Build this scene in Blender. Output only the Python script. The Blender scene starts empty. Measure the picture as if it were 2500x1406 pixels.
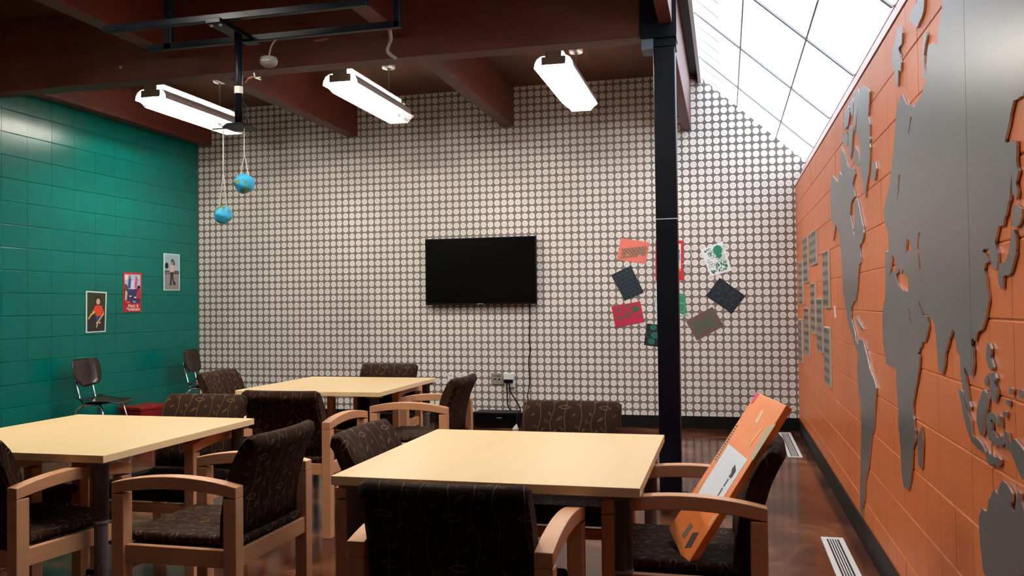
import bpy, bmesh, math, random
from mathutils import Vector, Matrix
random.seed(7)
SC = bpy.context.scene
COL = SC.collection
PI = math.pi

# ------------------------------------------------------------------ camera
H = 1.31                      # eye height above the floor
FPX = 2082.4                  # focal length in pixels of a 2500 px wide frame
YAW, PITCH, ROLL = math.radians(14.04), math.radians(1.12), math.radians(-0.67)
_cy, _sy, _cp, _sp = math.cos(YAW), math.sin(YAW), math.cos(PITCH), math.sin(PITCH)
F_ = Vector((-_sy*_cp, _cy*_cp, _sp))
R_ = Vector((_cy, _sy, 0))
U_ = R_.cross(F_)
R_, U_ = (math.cos(ROLL)*R_ + math.sin(ROLL)*U_), (-math.sin(ROLL)*R_ + math.cos(ROLL)*U_)
cam = bpy.data.cameras.new('camera')
cam.sensor_width = 36.0
cam.lens = FPX/2500*36.0
cam.clip_start = 0.02
co = bpy.data.objects.new('camera', cam)
COL.objects.link(co)
co.matrix_world = Matrix(((R_.x, U_.x, -F_.x, 0), (R_.y, U_.y, -F_.y, 0), (R_.z, U_.z, -F_.z, H), (0, 0, 0, 1)))
SC.camera = co

# ------------------------------------------------------------------ world, exposure
SC.view_settings.view_transform = 'Standard'
SC.view_settings.look = 'None'
SC.view_settings.gamma = 1.0
SC.view_settings.use_curve_mapping = False
SC.view_settings.exposure = 0.8
SKY_LIGHT = 2.0               # daylight coming through the milky skylight panes
TUBE_LIGHT = 102.0             # fluorescent tubes
W = bpy.data.worlds.new('world')
SC.world = W
W.use_nodes = True
W.node_tree.nodes['Background'].inputs[0].default_value = (0.72, 0.82, 1.0, 1)
W.node_tree.nodes['Background'].inputs[1].default_value = 1.0

# ------------------------------------------------------------------ pixel -> place
def ray(u, v):
    return F_ + R_*((u-1250)/FPX) - U_*((v-703)/FPX)
def on_x(u, v, X):
    d = ray(u, v); t = X/d.x
    return Vector((X, d.y*t, d.z*t+H))
def on_y(u, v, Y):
    d = ray(u, v); t = Y/d.y
    return Vector((d.x*t, Y, d.z*t+H))
def on_plane(u, v, p, n):
    d = ray(u, v); c = Vector((0, 0, H))
    t = (p-c).dot(n)/d.dot(n)
    return c + d*t

# ------------------------------------------------------------------ materials
MATS = {}
def lin(c):
    return tuple(((x/255)/12.92 if x/255 <= 0.04045 else ((x/255+0.055)/1.055)**2.4) for x in c)
class NT:
    """small helper around a material's node tree"""
    def __init__(s, name):
        s.m = bpy.data.materials.new(name); s.m.use_nodes = True
        s.t = s.m.node_tree; s.n = s.t.nodes; s.l = s.t.links
        s.b = s.n['Principled BSDF']
    def new(s, typ, **kw):
        n = s.n.new(typ)
        for k, v in kw.items(): setattr(n, k, v)
        return n
    def put(s, sock, v):
        if isinstance(v, bpy.types.NodeSocket): s.l.new(v, sock)
        else: sock.default_value = v
    def math(s, op, a, b=0.0, c=0.0):
        n = s.new('ShaderNodeMath', operation=op)
        s.put(n.inputs[0], a); s.put(n.inputs[1], b); s.put(n.inputs[2], c)
        return n.outputs[0]
    def mix(s, f, a, b):
        n = s.new('ShaderNodeMix', data_type='RGBA')
        s.put(n.inputs['Factor'], f)
        A = [i for i in n.inputs if i.name == 'A' and i.type == 'RGBA'][0]
        B = [i for i in n.inputs if i.name == 'B' and i.type == 'RGBA'][0]
        s.put(A, a if isinstance(a, bpy.types.NodeSocket) else tuple(a)+(1,))
        s.put(B, b if isinstance(b, bpy.types.NodeSocket) else tuple(b)+(1,))
        return [o for o in n.outputs if o.type == 'RGBA'][0]
    def noise(s, scale=5, detail=3, vec=None, rough=0.5, dist=0.0):
        n = s.new('ShaderNodeTexNoise'); n.inputs['Scale'].default_value = scale
        n.inputs['Detail'].default_value = detail; n.inputs['Roughness'].default_value = rough
        n.inputs['Distortion'].default_value = dist
        if vec is not None: s.l.new(vec, n.inputs['Vector'])
        return n.outputs['Fac']
    def obj(s, scale=(1, 1, 1), coord='Object'):
        tc = s.new('ShaderNodeTexCoord'); mp = s.new('ShaderNodeMapping')
        mp.inputs['Scale'].default_value = scale
        s.l.new(tc.outputs[coord], mp.inputs['Vector'])
        return mp.outputs['Vector']
    def geo(s, scale=(1, 1, 1)):
        g = s.new('ShaderNodeNewGeometry'); mp = s.new('ShaderNodeMapping')
        mp.inputs['Scale'].default_value = scale
        s.l.new(g.outputs['Position'], mp.inputs['Vector'])
        return mp.outputs['Vector']
    def ramp(s, fac, stops):
        n = s.new('ShaderNodeValToRGB')
        e = n.color_ramp.elements
        while len(e) < len(stops): e.new(0.5)
        for k, (p, c) in enumerate(stops):
            e[k].position = p; e[k].color = tuple(c)+(1,)
        s.l.new(fac, n.inputs['Fac'])
        return n.outputs['Color']
    def color(s, v): s.put(s.b.inputs['Base Color'], v if isinstance(v, bpy.types.NodeSocket) else tuple(v)+(1,))
    def bump(s, h, strength=0.2, dist=0.01):
        n = s.new('ShaderNodeBump'); n.inputs['Strength'].default_value = strength
        n.inputs['Distance'].default_value = dist
        s.l.new(h, n.inputs['Height']); s.l.new(n.outputs['Normal'], s.b.inputs['Normal'])

def plain(name, c, rough=0.5, metal=0.0, spec=0.5, var=0.06, vs=30):
    """one colour with a faint mottled variation"""
    if name in MATS: return MATS[name]
    N = NT(name)
    f = N.noise(vs, 3, N.obj())
    a = tuple(max(0, x*(1-var)) for x in c); b = tuple(min(1, x*(1+var)) for x in c)
    N.color(N.mix(f, a, b))
    N.b.inputs['Roughness'].default_value = rough
    N.b.inputs['Metallic'].default_value = metal
    N.b.inputs['Specular IOR Level'].default_value = spec
    MATS[name] = N.m
    return N.m
def paint(c):
    """printed / painted flat colour given as sRGB 0-255"""
    return plain('print_%d_%d_%d' % tuple(c), lin(c), 0.6, var=0.05, vs=60)

def wood(name, c1, c2, axis='y', rough=0.45, coat=0.0, fine=1.0, spec=0.5):
    N = NT(name)
    sc = {'x': (1.2, 14, 14), 'y': (14, 1.2, 14), 'z': (14, 14, 1.2)}[axis]
    v = N.obj(tuple(x*fine for x in sc))
    f = N.noise(2.2, 6, v, 0.6, 0.8)
    g = N.noise(9, 3, v, 0.5)
    N.color(N.mix(g, N.ramp(f, [(0.3, c1), (0.7, c2)]), tuple((a+b)/2 for a, b in zip(c1, c2))))
    N.b.inputs['Roughness'].default_value = rough
    N.b.inputs['Specular IOR Level'].default_value = spec
    N.b.inputs['Coat Weight'].default_value = coat
    N.bump(f, 0.08, 0.004)
    return N.m

M_MAPLE_X = wood('maple_x', (0.56, 0.25, 0.115), (0.70, 0.36, 0.185), 'x', 0.38)
M_MAPLE_Y = wood('maple_y', (0.56, 0.25, 0.115), (0.70, 0.36, 0.185), 'y', 0.38)
M_MAPLE_Z = wood('maple_z', (0.56, 0.25, 0.115), (0.70, 0.36, 0.185), 'z', 0.38)
M_TABLE = wood('table_laminate', (0.84, 0.58, 0.29), (0.93, 0.69, 0.38), 'y', 0.30, fine=0.35)
M_BEAM_X = wood('stained_timber_x', (0.072, 0.012, 0.0065), (0.125, 0.026, 0.013), 'x', 0.5, spec=0.3)
M_BEAM_Y = wood('stained_timber_y', (0.072, 0.012, 0.0065), (0.125, 0.026, 0.013), 'y', 0.5, spec=0.3)
M_DECK = wood('deck_timber', (0.065, 0.02, 0.009), (0.125, 0.042, 0.019), 'x', 0.5, spec=0.3)
M_BLACK = plain('black_steel', (0.0025, 0.003, 0.006), 0.4, 0.0, 0.15)
M_BLACK_SATIN = plain('black_satin', (0.003, 0.003, 0.004), 0.45, spec=0.2)
M_RUBBER = plain('black_rubber', (0.003, 0.003, 0.003), 0.5, spec=0.2)
M_GLOSS = plain('screen_black', (0.001, 0.001, 0.001), 0.3, spec=0.1)
M_CHROME = plain('chrome', (0.75, 0.75, 0.76), 0.12, 1.0)
M_LEG = plain('powder_coat_grey', (0.13, 0.115, 0.11), 0.4, 0.3)
M_WHITE = plain('white_enamel', (0.78, 0.78, 0.76), 0.4, var=0.02)
M_GREYWHITE = plain('grey_enamel', (0.42, 0.41, 0.40), 0.45, var=0.02)
M_SHELL = plain('brown_plastic', (0.02, 0.010, 0.006), 0.25)
M_STRING = plain('string', (0.75, 0.70, 0.60), 0.8)
M_RED = plain('red_plastic', (0.20, 0.006, 0.006), 0.35)
M_SILL = plain('sill_paint', (0.55, 0.36, 0.33), 0.5)

def mk_wall(name, c, rough):
    N = NT(name)
    g = N.geo()
    f = N.noise(2.5, 3, g)
    N.color(N.mix(f, tuple(x*0.9 for x in c), tuple(min(1, x*1.08) for x in c)))
    N.b.inputs['Roughness'].default_value = rough
    N.b.inputs['Specular IOR Level'].default_value = 0.3
    h = N.noise(90, 3, g)
    N.bump(h, 0.10, 0.004)
    return N.m
M_GREEN = mk_wall('green_block_paint', (0.0, 0.112, 0.090), 0.24)
M_ORANGE = mk_wall('orange_block_paint', (0.68, 0.175, 0.045), 0.36)
M_PLAINWALL = mk_wall('plain_wall_paint', (0.42, 0.38, 0.34), 0.6)

def mk_dots():
    N = NT('dot_wallpaper')
    P = 0.079
    g = N.geo(); sep = N.new('ShaderNodeSeparateXYZ'); N.l.new(g, sep.inputs[0])
    def cell(s, off):
        a = N.math('DIVIDE', N.math('SUBTRACT', s, off), P)
        return N.math('SUBTRACT', N.math('FRACT', N.math('ADD', a, 1000.0)), 0.5)
    # dot 87 sits 20 mm beyond the orange wall, row 0 at z = 0.969 + H
    x = cell(sep.outputs[0], 0.705+0.02-0.5*P); z = cell(sep.outputs[2], 0.969+H-0.5*P)
    r = N.math('SQRT', N.math('ADD', N.math('MULTIPLY', x, x), N.math('MULTIPLY', z, z)))
    def step(e, w=0.02):
        n = N.new('ShaderNodeMapRange'); n.interpolation_type = 'SMOOTHSTEP'
        N.l.new(r, n.inputs['Value'])
        n.inputs['From Min'].default_value = e-w; n.inputs['From Max'].default_value = e+w
        return n.outputs['Result']
    taupe = (0.185, 0.155, 0.135); line = (0.115, 0.095, 0.082); rim = (0.90, 0.87, 0.82); core = (0.73, 0.69, 0.65)
    c = N.mix(step(0.30), core, rim)
    c = N.mix(step(0.415), c, line)
    c = N.mix(step(0.45, 0.015), c, taupe)
    N.color(c)
    N.b.inputs['Roughness'].default_value = 0.6
    N.b.inputs['Specular IOR Level'].default_value = 0.25
    return N.m
M_DOTS = mk_dots()

def mk_floor():
    N = NT('stained_concrete')
    g = N.geo()
    f = N.noise(1.6, 6, g, 0.62, 1.4)
    f2 = N.noise(7, 4, g, 0.6, 0.5)
    c = N.ramp(f, [(0.32, (0.016, 0.004, 0.002)), (0.50, (0.085, 0.025, 0.011)), (0.68, (0.26, 0.10, 0.046))])
    N.color(N.mix(N.math('MULTIPLY', f2, 0.35), c, (0.03, 0.012, 0.008)))
    rr = N.new('ShaderNodeMapRange'); N.l.new(f2, rr.inputs['Value'])
    rr.inputs['To Min'].default_value = 0.08; rr.inputs['To Max'].default_value = 0.20
    N.l.new(rr.outputs['Result'], N.b.inputs['Roughness'])
    N.b.inputs['Specular IOR Level'].default_value = 0.24
    return N.m
M_FLOOR = mk_floor()

def mk_map():
    N = NT('brushed_grey_plate')
    g = N.geo((1, 1, 1))
    f = N.noise(3, 3, g)
    N.color(N.mix(f, (0.17, 0.178, 0.182), (0.205, 0.212, 0.215)))
    N.b.inputs['Metallic'].default_value = 0.5
    N.b.inputs['Roughness'].default_value = 0.30
    return N.m
M_MAP = mk_map()
M_MAPEDGE = plain('plate_edge', (0.62, 0.62, 0.62), 0.25, 0.8)

def emit(name, c, s):
    N = NT(name)
    N.color((0.8, 0.8, 0.8))
    N.b.inputs['Emission Color'].default_value = tuple(c)+(1,)
    N.b.inputs['Emission Strength'].default_value = s
    return N.m
M_TUBE = emit('lit_tube', (1.0, 0.93, 0.83), TUBE_LIGHT)
M_PANE = emit('milky_pane', (0.76, 0.88, 1.0), SKY_LIGHT)

def mk_fabric():
    """brown upholstery with woven vines; UV in metres, tile 0.20 x 0.16"""
    N = NT('vine_fabric')
    TU, TV = 0.20, 0.16
    tc = N.new('ShaderNodeUVMap'); sep = N.new('ShaderNodeSeparateXYZ')
    N.l.new(tc.outputs['UV'], sep.inputs[0])
    ux = N.math('FRACT', N.math('ADD', N.math('DIVIDE', sep.outputs[0], TU), 50.0))
    vx = N.math('FRACT', N.math('ADD', N.math('DIVIDE', sep.outputs[1], TV), 50.0))
    U = N.math('MULTIPLY', ux, TU); V = N.math('MULTIPLY', vx, TV)
    acc = None
    def add(m):
        nonlocal acc
        acc = m if acc is None else N.math('MAXIMUM', acc, m)
    for x0, amp, ph in ((0.028, 0.004, 0.0), (0.092, 0.008, 1.5), (0.152, 0.005, 3.4)):
        w = N.math('MULTIPLY', N.math('SINE', N.math('ADD', N.math('MULTIPLY', vx, 2*PI), ph)), amp)
        d = N.math('ABSOLUTE', N.math('SUBTRACT', N.math('SUBTRACT', U, x0), w))
        add(N.math('LESS_THAN', d, 0.0013))
    # leaves: centre, half axes, angle, outline?
    for cx, cy, a, b, ang, ring in ((0.043, 0.137, 0.014, 0.0045, 0.7, 1), (0.034, 0.085, 0.030, 0.012, 0.05, 1),
                                    (0.076, 0.122, 0.017, 0.0065, 2.2, 0), (0.105, 0.050, 0.011, 0.006, 0.9, 0),
                                    (0.167, 0.100, 0.014, 0.0055, 0.65, 1), (0.135, 0.132, 0.012, 0.005, 2.3, 0),
                                    (0.170, 0.145, 0.011, 0.005, 0.5, 1), (0.055, 0.026, 0.020, 0.007, 2.5, 0),
                                    (0.120, 0.012, 0.013, 0.0055, 0.6, 1), (0.186, 0.045, 0.012, 0.005, 2.4, 0)):
        dx = N.math('SUBTRACT', U, cx); dy = N.math('SUBTRACT', V, cy)
        c_, s_ = math.cos(ang), math.sin(ang)
        px = N.math('ADD', N.math('MULTIPLY', dx, c_/a), N.math('MULTIPLY', dy, s_/a))
        py = N.math('ADD', N.math('MULTIPLY', dx, -s_/b), N.math('MULTIPLY', dy, c_/b))
        # pointed leaf: |py| + px^2
        q = N.math('ADD', N.math('ABSOLUTE', py), N.math('MULTIPLY', px, px))
        if ring:
            add(N.math('LESS_THAN', N.math('ABSOLUTE', N.math('SUBTRACT', q, 0.86)), 0.17))
        else:
            add(N.math('MULTIPLY', N.math('LESS_THAN', q, 1.0), 0.55))
    f = N.noise(260, 2, N.obj())
    base = N.mix(f, (0.016, 0.0062, 0.0034), (0.028, 0.0108, 0.0058))
    N.color(N.mix(acc, base, (0.135, 0.076, 0.037)))
    N.b.inputs['Roughness'].default_value = 0.8
    N.b.inputs['Specular IOR Level'].default_value = 0.1
    N.bump(f, 0.15, 0.001)
    return N.m
M_FABRIC = mk_fabric()

# ------------------------------------------------------------------ mesh helpers
class MB:
    def __init__(s): s.v = []; s.f = []; s.mi = []
    def face(s, idx, m=0): s.f.append(tuple(idx)); s.mi.append(m)
    def quad(s, a, b, c, d, m=0):
        k = len(s.v); s.v += [tuple(a), tuple(b), tuple(c), tuple(d)]; s.face((k, k+1, k+2, k+3), m)
    def poly(s, pts, m=0):
        k = len(s.v); s.v += [tuple(p) for p in pts]; s.face(range(k, k+len(pts)), m)
    def box(s, x0, x1, y0, y1, z0, z1, m=0):
        k = len(s.v)
        s.v += [(x, y, z) for z in (z0, z1) for y in (y0, y1) for x in (x0, x1)]
        for q in ((0, 2, 3, 1), (4, 5, 7, 6), (0, 1, 5, 4), (2, 6, 7, 3), (0, 4, 6, 2), (1, 3, 7, 5)):
            s.face([k+i for i in q], m)
    def loft(s, rings, closed=True, caps=True, m=0):
        k = len(s.v); n = len(rings[0])
        for r in rings: s.v += [tuple(p) for p in r]
        for i in range(len(rings)-1):
            for j in range(n if closed else n-1):
                a = k+i*n+j; b = k+i*n+(j+1) % n
                s.face((a, b, b+n, a+n), m)
        if caps and closed:
            s.face([k+j for j in range(n)][::-1], m)
            s.face([k+(len(rings)-1)*n+j for j in range(n)], m)
    def tube(s, pts, r, n=8, caps=True, m=0):
        pts = [Vector(p) for p in pts]; rings = []
        up = None
        for i, p in enumerate(pts):
            d = (pts[min(i+1, len(pts)-1)]-pts[max(i-1, 0)]).normalized()
            if up is None:
                up = Vector((0, 0, 1)) if abs(d.z) < 0.9 else Vector((1, 0, 0))
            a = d.cross(up)
            if a.length < 1e-5: a = d.cross(Vector((0, 1, 0)))
            a.normalize(); b = a.cross(d).normalized(); up = b
            rr = r[i] if isinstance(r, (list, tuple)) else r
            rings.append([p + a*math.cos(t)*rr + b*math.sin(t)*rr for t in [2*PI*j/n for j in range(n)]])
        s.loft(rings, True, caps, m)
    def lathe(s, prof, cx=0, cy=0, n=16, m=0):
        rings = [[(cx+r*math.cos(2*PI*j/n), cy+r*math.sin(2*PI*j/n), z) for j in range(n)] for r, z in prof]
        s.loft(rings, True, True, m)
    def mesh(s, name, mats, smooth=False, bevel=0, seg=2):
        me = bpy.data.meshes.new(name)
        me.from_pydata(s.v, [], s.f)
        for mm in (mats if isinstance(mats, (list, tuple)) else [mats]): me.materials.append(mm)
        for p, i in zip(me.polygons, s.mi): p.material_index = i
        bm = bmesh.new(); bm.from_mesh(me)
        if bevel:
            bmesh.ops.remove_doubles(bm, verts=bm.verts, dist=1e-6)
            es = [e for e in bm.edges if len(e.link_faces) == 2 and e.calc_face_angle(0) > 0.5]
            bmesh.ops.bevel(bm, geom=es, offset=bevel, segments=seg, affect='EDGES', profile=0.5, clamp_overlap=True)
        bmesh.ops.recalc_face_normals(bm, faces=bm.faces)
        bm.to_mesh(me); bm.free()
        if smooth:
            for p in me.polygons: p.use_smooth = True
        me.update()
        return me
    def build(s, name, mats, parent=None, smooth=False, bevel=0, seg=2, **kw):
        return link(name, s.mesh(name, mats, smooth, bevel, seg), parent, **kw)

def link(name, me, parent=None, loc=None, rz=None, label=None, cat=None, group=None, kind=None):
    o = bpy.data.objects.new(name, me); COL.objects.link(o)
    if parent is not None: o.parent = parent
    if loc is not None: o.location = loc
    if rz is not None: o.rotation_euler = (0, 0, rz)
    tag(o, label, cat, group, kind)
    return o
def tag(o, label=None, cat=None, group=None, kind=None):
    if label: o['label'] = label
    if cat: o['category'] = cat
    if group: o['group'] = group
    if kind: o['kind'] = kind
    return o
def empty(name, loc=(0, 0, 0), rz=0, **kw):
    return link(name, None, None, loc, rz, **kw)
def copy_tree(o, parent=None):
    c = o.copy(); COL.objects.link(c); c.parent = parent
    for ch in list(o.children): copy_tree(ch, c)
    return c
def part(fn, name, mat, parent, **kw):
    mb = MB(); fn(mb); return mb.build(name, mat, parent, **kw)
def box_part(name, dims, mat, parent, bevel=0.0, **kw):
    mb = MB(); mb.box(*dims); return mb.build(name, mat, parent, bevel=bevel, **kw)

def ell(cx, cy, rx, ry, n=14, rot=0.0):
    c, s = math.cos(rot), math.sin(rot)
    return [(cx+rx*math.cos(t)*c-ry*math.sin(t)*s, cy+rx*math.cos(t)*s+ry*math.sin(t)*c) for t in [2*PI*i/n for i in range(n)]]
def ringstrip(cx, cy, rx, ry, w, n=6, rot=0.0):
    """outline ring as a list of quads"""
    a = ell(cx, cy, rx, ry, n, rot); b = ell(cx, cy, rx*(1-w), ry*(1-w), n, rot)
    return [[a[i], a[(i+1) % n], b[(i+1) % n], b[i]] for i in range(n)]
def stroke(pts, w):
    out = []
    for (x0, y0), (x1, y1) in zip(pts[:-1], pts[1:]):
        dx, dy = x1-x0, y1-y0; L = math.hypot(dx, dy) or 1
        nx, ny = -dy/L*w/2, dx/L*w/2
        out.append([(x0+nx, y0+ny), (x1+nx, y1+ny), (x1-nx, y1-ny), (x0-nx, y0-ny)])
    return out

def sheet(name, corners, normal, base, layers, thick=0.004, parent=None, pname='print', **kw):
    """a flat printed sheet: corners TL, TR, BR, BL (world); layers = [(polys in s,t, rgb)]"""
    TL, TR, BR, BL = [Vector(c) for c in corners]; n = Vector(normal).normalized()
    def at(s, t, off=0.0):
        p = (TL*(1-s)+TR*s)*t + (BL*(1-s)+BR*s)*(1-t)
        return p + n*off
    mb = MB()
    f = [at(0, 1, thick), at(1, 1, thick), at(1, 0, thick), at(0, 0, thick)]
    b = [at(0, 1), at(1, 1), at(1, 0), at(0, 0)]
    mb.loft([b, f]); o = mb.build(name, paint(base), parent, **kw)
    if layers:
        mb = MB(); mats = []
        for k, (polys, rgb) in enumerate(layers):
            if not isinstance(polys[0][0], (tuple, list)): polys = [polys]
            mats.append(paint(rgb))
            for q, pl in enumerate(polys):
                mb.poly([at(min(max(s, 0), 1), min(max(t, 0), 1), thick+0.0006*(k+1)+0.00002*(q % 25)) for s, t in pl], k)
        me = bpy.data.meshes.new(pname); me.from_pydata(mb.v, [], mb.f)
        for m in mats: me.materials.append(m)
        for p, i in zip(me.polygons, mb.mi): p.material_index = i
        link(pname, me, o)
    return o, at

# ------------------------------------------------------------------ room shell
XL, XR, YB, YF = -6.19, 0.705, 9.10, -2.2
ZD = 3.71                      # underside of the timber deck
ZT = 2.475                     # top of the orange block wall
st = dict(kind='structure')

floor = part(lambda m: m.box(XL-0.2, XR+0.2, YF-0.2, YB+0.2, -0.1, 0.0), 'floor', M_FLOOR, None, **st)
part(lambda m: m.box(XL-0.2, 1.2, YB, YB+0.15, 0.0, 4.3), 'wall_back', M_DOTS, None, **st)
part(lambda m: m.box(XL-0.2, 1.2, YF-0.15, YF, 0.0, 4.3), 'wall_front', M_PLAINWALL, None, **st)

def block_mesh(w, h, mat, scores=1, ch=0.0035, chx=0.0016, d=0.004):
    """a block face in local (u along +x, v along +z), proud along -y"""
    mb = MB(); sw = w/scores; g = 0.0006
    for k in range(scores):
        x0, x1 = -w/2+k*sw, -w/2+(k+1)*sw
        def ring(f, y): return [(x0+g*0.5+chx*f, y, -h/2+g+ch*f), (x1-g*0.5-chx*f, y, -h/2+g+ch*f), (x1-g*0.5-chx*f, y, h/2-g-ch*f), (x0+g*0.5+chx*f, y, h/2-g-ch*f)]
        c = ring(1.3, -d)
        mb.loft([ring(0, 0), ring(0.6, -d*0.7), c], True, False)
        mb.poly(c)
    return mb.mesh('block', mat)

# left (green) wall: backing with one block object per block where the photograph shows them
wl = part(lambda m: m.box(XL-0.2, XL-0.004, YF, YB, 0.0, ZD), 'wall_left', M_GREEN, None, **st)
gw, gh, gz0 = 0.29, 0.205, 0.44
gm = block_mesh(gw, gh, M_GREEN, chx=0.0007)
zs = [gz0+gh*(k+0.5) for k in range(-3, 16)]
for j in range(15):
    y = YB-gw*(j+0.5)
    for z in zs:
        if z+gh/2 > ZD+0.1 or z-gh/2 < -0.18: continue
        o = link('block', gm, wl)
        o.location = (XL-0.004+random.uniform(-0.0008, 0.0008), y, z)
        o.rotation_euler = (random.uniform(-0.002, 0.002), 0, PI/2+random.uniform(-0.003, 0.003))
# right (orange) wall
wr = part(lambda m: m.box(XR+0.004, XR+0.2, YF, YB, 0.0, ZT), 'wall_right', M_ORANGE, None, **st)
om = block_mesh(0.406, 0.2032, M_ORANGE, 2, chx=0.0007)
for j in range(18):
    y = YB-0.406*(j+0.5)
    for k in range(12):
        o = link('block', om, wr)
        o.location = (XR+0.004+random.uniform(-0.0006, 0.0006), y, ZT-0.2032*(k+0.5))
        o.rotation_euler = (random.uniform(-0.002, 0.002), 0, -PI/2+random.uniform(-0.002, 0.002))
part(lambda m: m.box(XR+0.004, XR+0.2, YF, YB-0.406*18, 0.0, ZT), 'block_field', M_ORANGE, wr)
# upper sloped sill between block wall and skylight
def sill(m):
    m.loft([[(XR+0.0, y, ZT+0.012), (0.815, y, 2.722), (0.95, y, 2.722), (0.95, y, ZT), (XR+0.05, y, ZT), (XR+0.05, y, ZT+0.012)] for y in (YF, YB)])
part(sill, 'trim_1', M_SILL, None, **st)
# rubber base
part(lambda m: m.box(XL, XR-0.012, YB-0.012, YB-0.0005, 0, 0.128), 'baseboard_back', M_RUBBER, None, **st)
part(lambda m: m.box(XR-0.012, XR-0.0005, YF, YB, 0, 0.132), 'baseboard_right', M_RUBBER, None, **st)
part(lambda m: m.box(XL+0.0005, XL+0.012, YF, YB-0.012, 0, 0.12), 'baseboard_left', M_RUBBER, None, **st)

# ceiling deck, main beam, rafters
ceil = part(lambda m: m.box(XL-0.2, -0.22, YF, YB, ZD, ZD+0.12), 'ceiling', M_DECK, None, **st)
BY0, BY1, BZ = 5.82, 5.99, 3.125
box_part('main_beam', (XL, -0.46, BY0, BY1, BZ, ZD), M_BEAM_X, ceil, bevel=0.006)
for xr in (-6.0, -4.09, -2.23):
    box_part('rafter', (xr-0.135, xr, BY1, YB, 3.275, ZD), M_BEAM_Y, ceil, bevel=0.005)
    box_part('rafter', (xr-0.135, xr, YF, BY0, 3.275, ZD), M_BEAM_Y, ceil, bevel=0.005)
box_part('edge_rafter', (-0.41, -0.32, BY1-0.17, YB, 3.115, ZD), M_BEAM_Y, ceil, bevel=0.005)
box_part('edge_rafter', (-0.41, -0.32, YF, BY0, 3.20, ZD), M_BEAM_Y, ceil, bevel=0.005)
box_part('ledger_board', (-0.32, -0.235, YF, YB, ZD-0.03, ZD), M_BLACK_SATIN, ceil)

# ------------------------------------------------------------------ skylight
SX0, SZ0, SX1, SZ1 = -0.215, 3.667, 0.81, 2.73
sl = Vector((SX1-SX0, 0, SZ1-SZ0)); sl.normalize()
sn = Vector((sl.z, 0, -sl.x))           # pointing down into the room
if sn.z > 0: sn = -sn
def sky_pt(x, y, off=0.0):
    t = (x-SX0)/(SX1-SX0)
    return Vector((x, y, SZ0+(SZ1-SZ0)*t)) + sn*off
win = part(lambda m: m.box(SX0-0.025, SX0+0.005, YF, YB, 3.60, ZD+0.12), 'window_1', M_GREYWHITE, None, label='long sloped skylight of milky panes above the orange wall', **st)
ribY = [9.56-1.285*k for k in range(0, 7)]
YS = ribY[-1]                          # the glazed length ends here
munX = [SX0, 0.15, 0.53, SX1]
M_FRAME = plain('aluminium', (0.36, 0.36, 0.38), 0.45, 0.3)
def slab(m, x0, x1, y0, y1, o0, o1):
    m.loft([[sky_pt(x0, y0, o), sky_pt(x1, y0, o), sky_pt(x1, y1, o), sky_pt(x0, y1, o)] for o in (o0, o1)])
for k in range(len(ribY)-1):
    y1, y0 = min(ribY[k], YB), ribY[k+1]
    if y1-y0 < 0.05: continue
    for a in range(3):
        part(lambda m: slab(m, munX[a]+0.002, munX[a+1]-0.002, y0+0.003, y1-0.003, -0.03, 0.0), 'pane', M_PANE, win)
    if YF < ribY[k] < YB:
        part(lambda m: slab(m, SX0, SX1, ribY[k]-0.014, ribY[k]+0.014, -0.01, 0.012), 'rib', M_FRAME, win)
    for q in (1, 2, 3):
        y = ribY[k]-1.285*q/4
        if YF < y < YB-0.02:
            part(lambda m: slab(m, SX0, SX0+0.20, y-0.005, y+0.005, -0.002, 0.006), 'fin', M_FRAME, win)  # grey strips standing in for short shadow lines of the panes' inner grid
for a in (1, 2):
    part(lambda m: slab(m, munX[a]-0.004, munX[a]+0.004, YS, YB, -0.002, 0.006), 'muntin', M_FRAME, win)
part(lambda m: m.box(SX1+0.002, 1.2, YF, YB, 2.722, 2.74), 'sill_flashing', M_SILL, win)
part(lambda m: slab(m, SX0, SX1, YF, YS, -0.06, 0.0), 'solid_slope', M_PLAINWALL, ceil)

# ------------------------------------------------------------------ steel column
cl = empty('steel_column', (-0.378, 5.905, 0), label='black square steel column standing in front of the dotted wall', cat='column')
box_part('shaft', (-0.072, 0.072, -0.075, 0.075, 0.012, 3.05), M_BLACK, cl, bevel=0.008)
box_part('base_plate', (-0.11, 0.11, -0.11, 0.11, 0, 0.012), M_BLACK, cl)
box_part('cap_plate', (-0.155, 0.085, -0.10, 0.10, 3.105, 3.125), M_BLACK, cl)
box_part('bearing_block', (-0.15, -0.07, -0.085, 0.085, 3.035, 3.105), plain('galvanised', (0.12, 0.14, 0.18), 0.5, 0.4), cl)
box_part('top_collar', (-0.074, 0.08, -0.077, 0.09, 3.05, 3.105), M_BLACK, cl)
box_part('saddle_plate', (-0.16, 0.075, -0.094, -0.087, 3.125, 3.50), M_BLACK, cl)
box_part('saddle_plate', (-0.16, 0.075, 0.087, 0.094, 3.125, 3.50), M_BLACK, cl)
part(lambda m: m.box(-0.0735, 0.0735, -0.0765, 0.0765, 1.875, 1.880), 'tape_band', M_WHITE, cl)
part(lambda m: m.tube([(0.079, -0.07, 3.62), (0.082, -0.07, 3.3), (0.082, -0.07, 3.12), (0.078, -0.07, 3.0)], 0.004, 6), 'cable', M_BLACK, cl)

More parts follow.
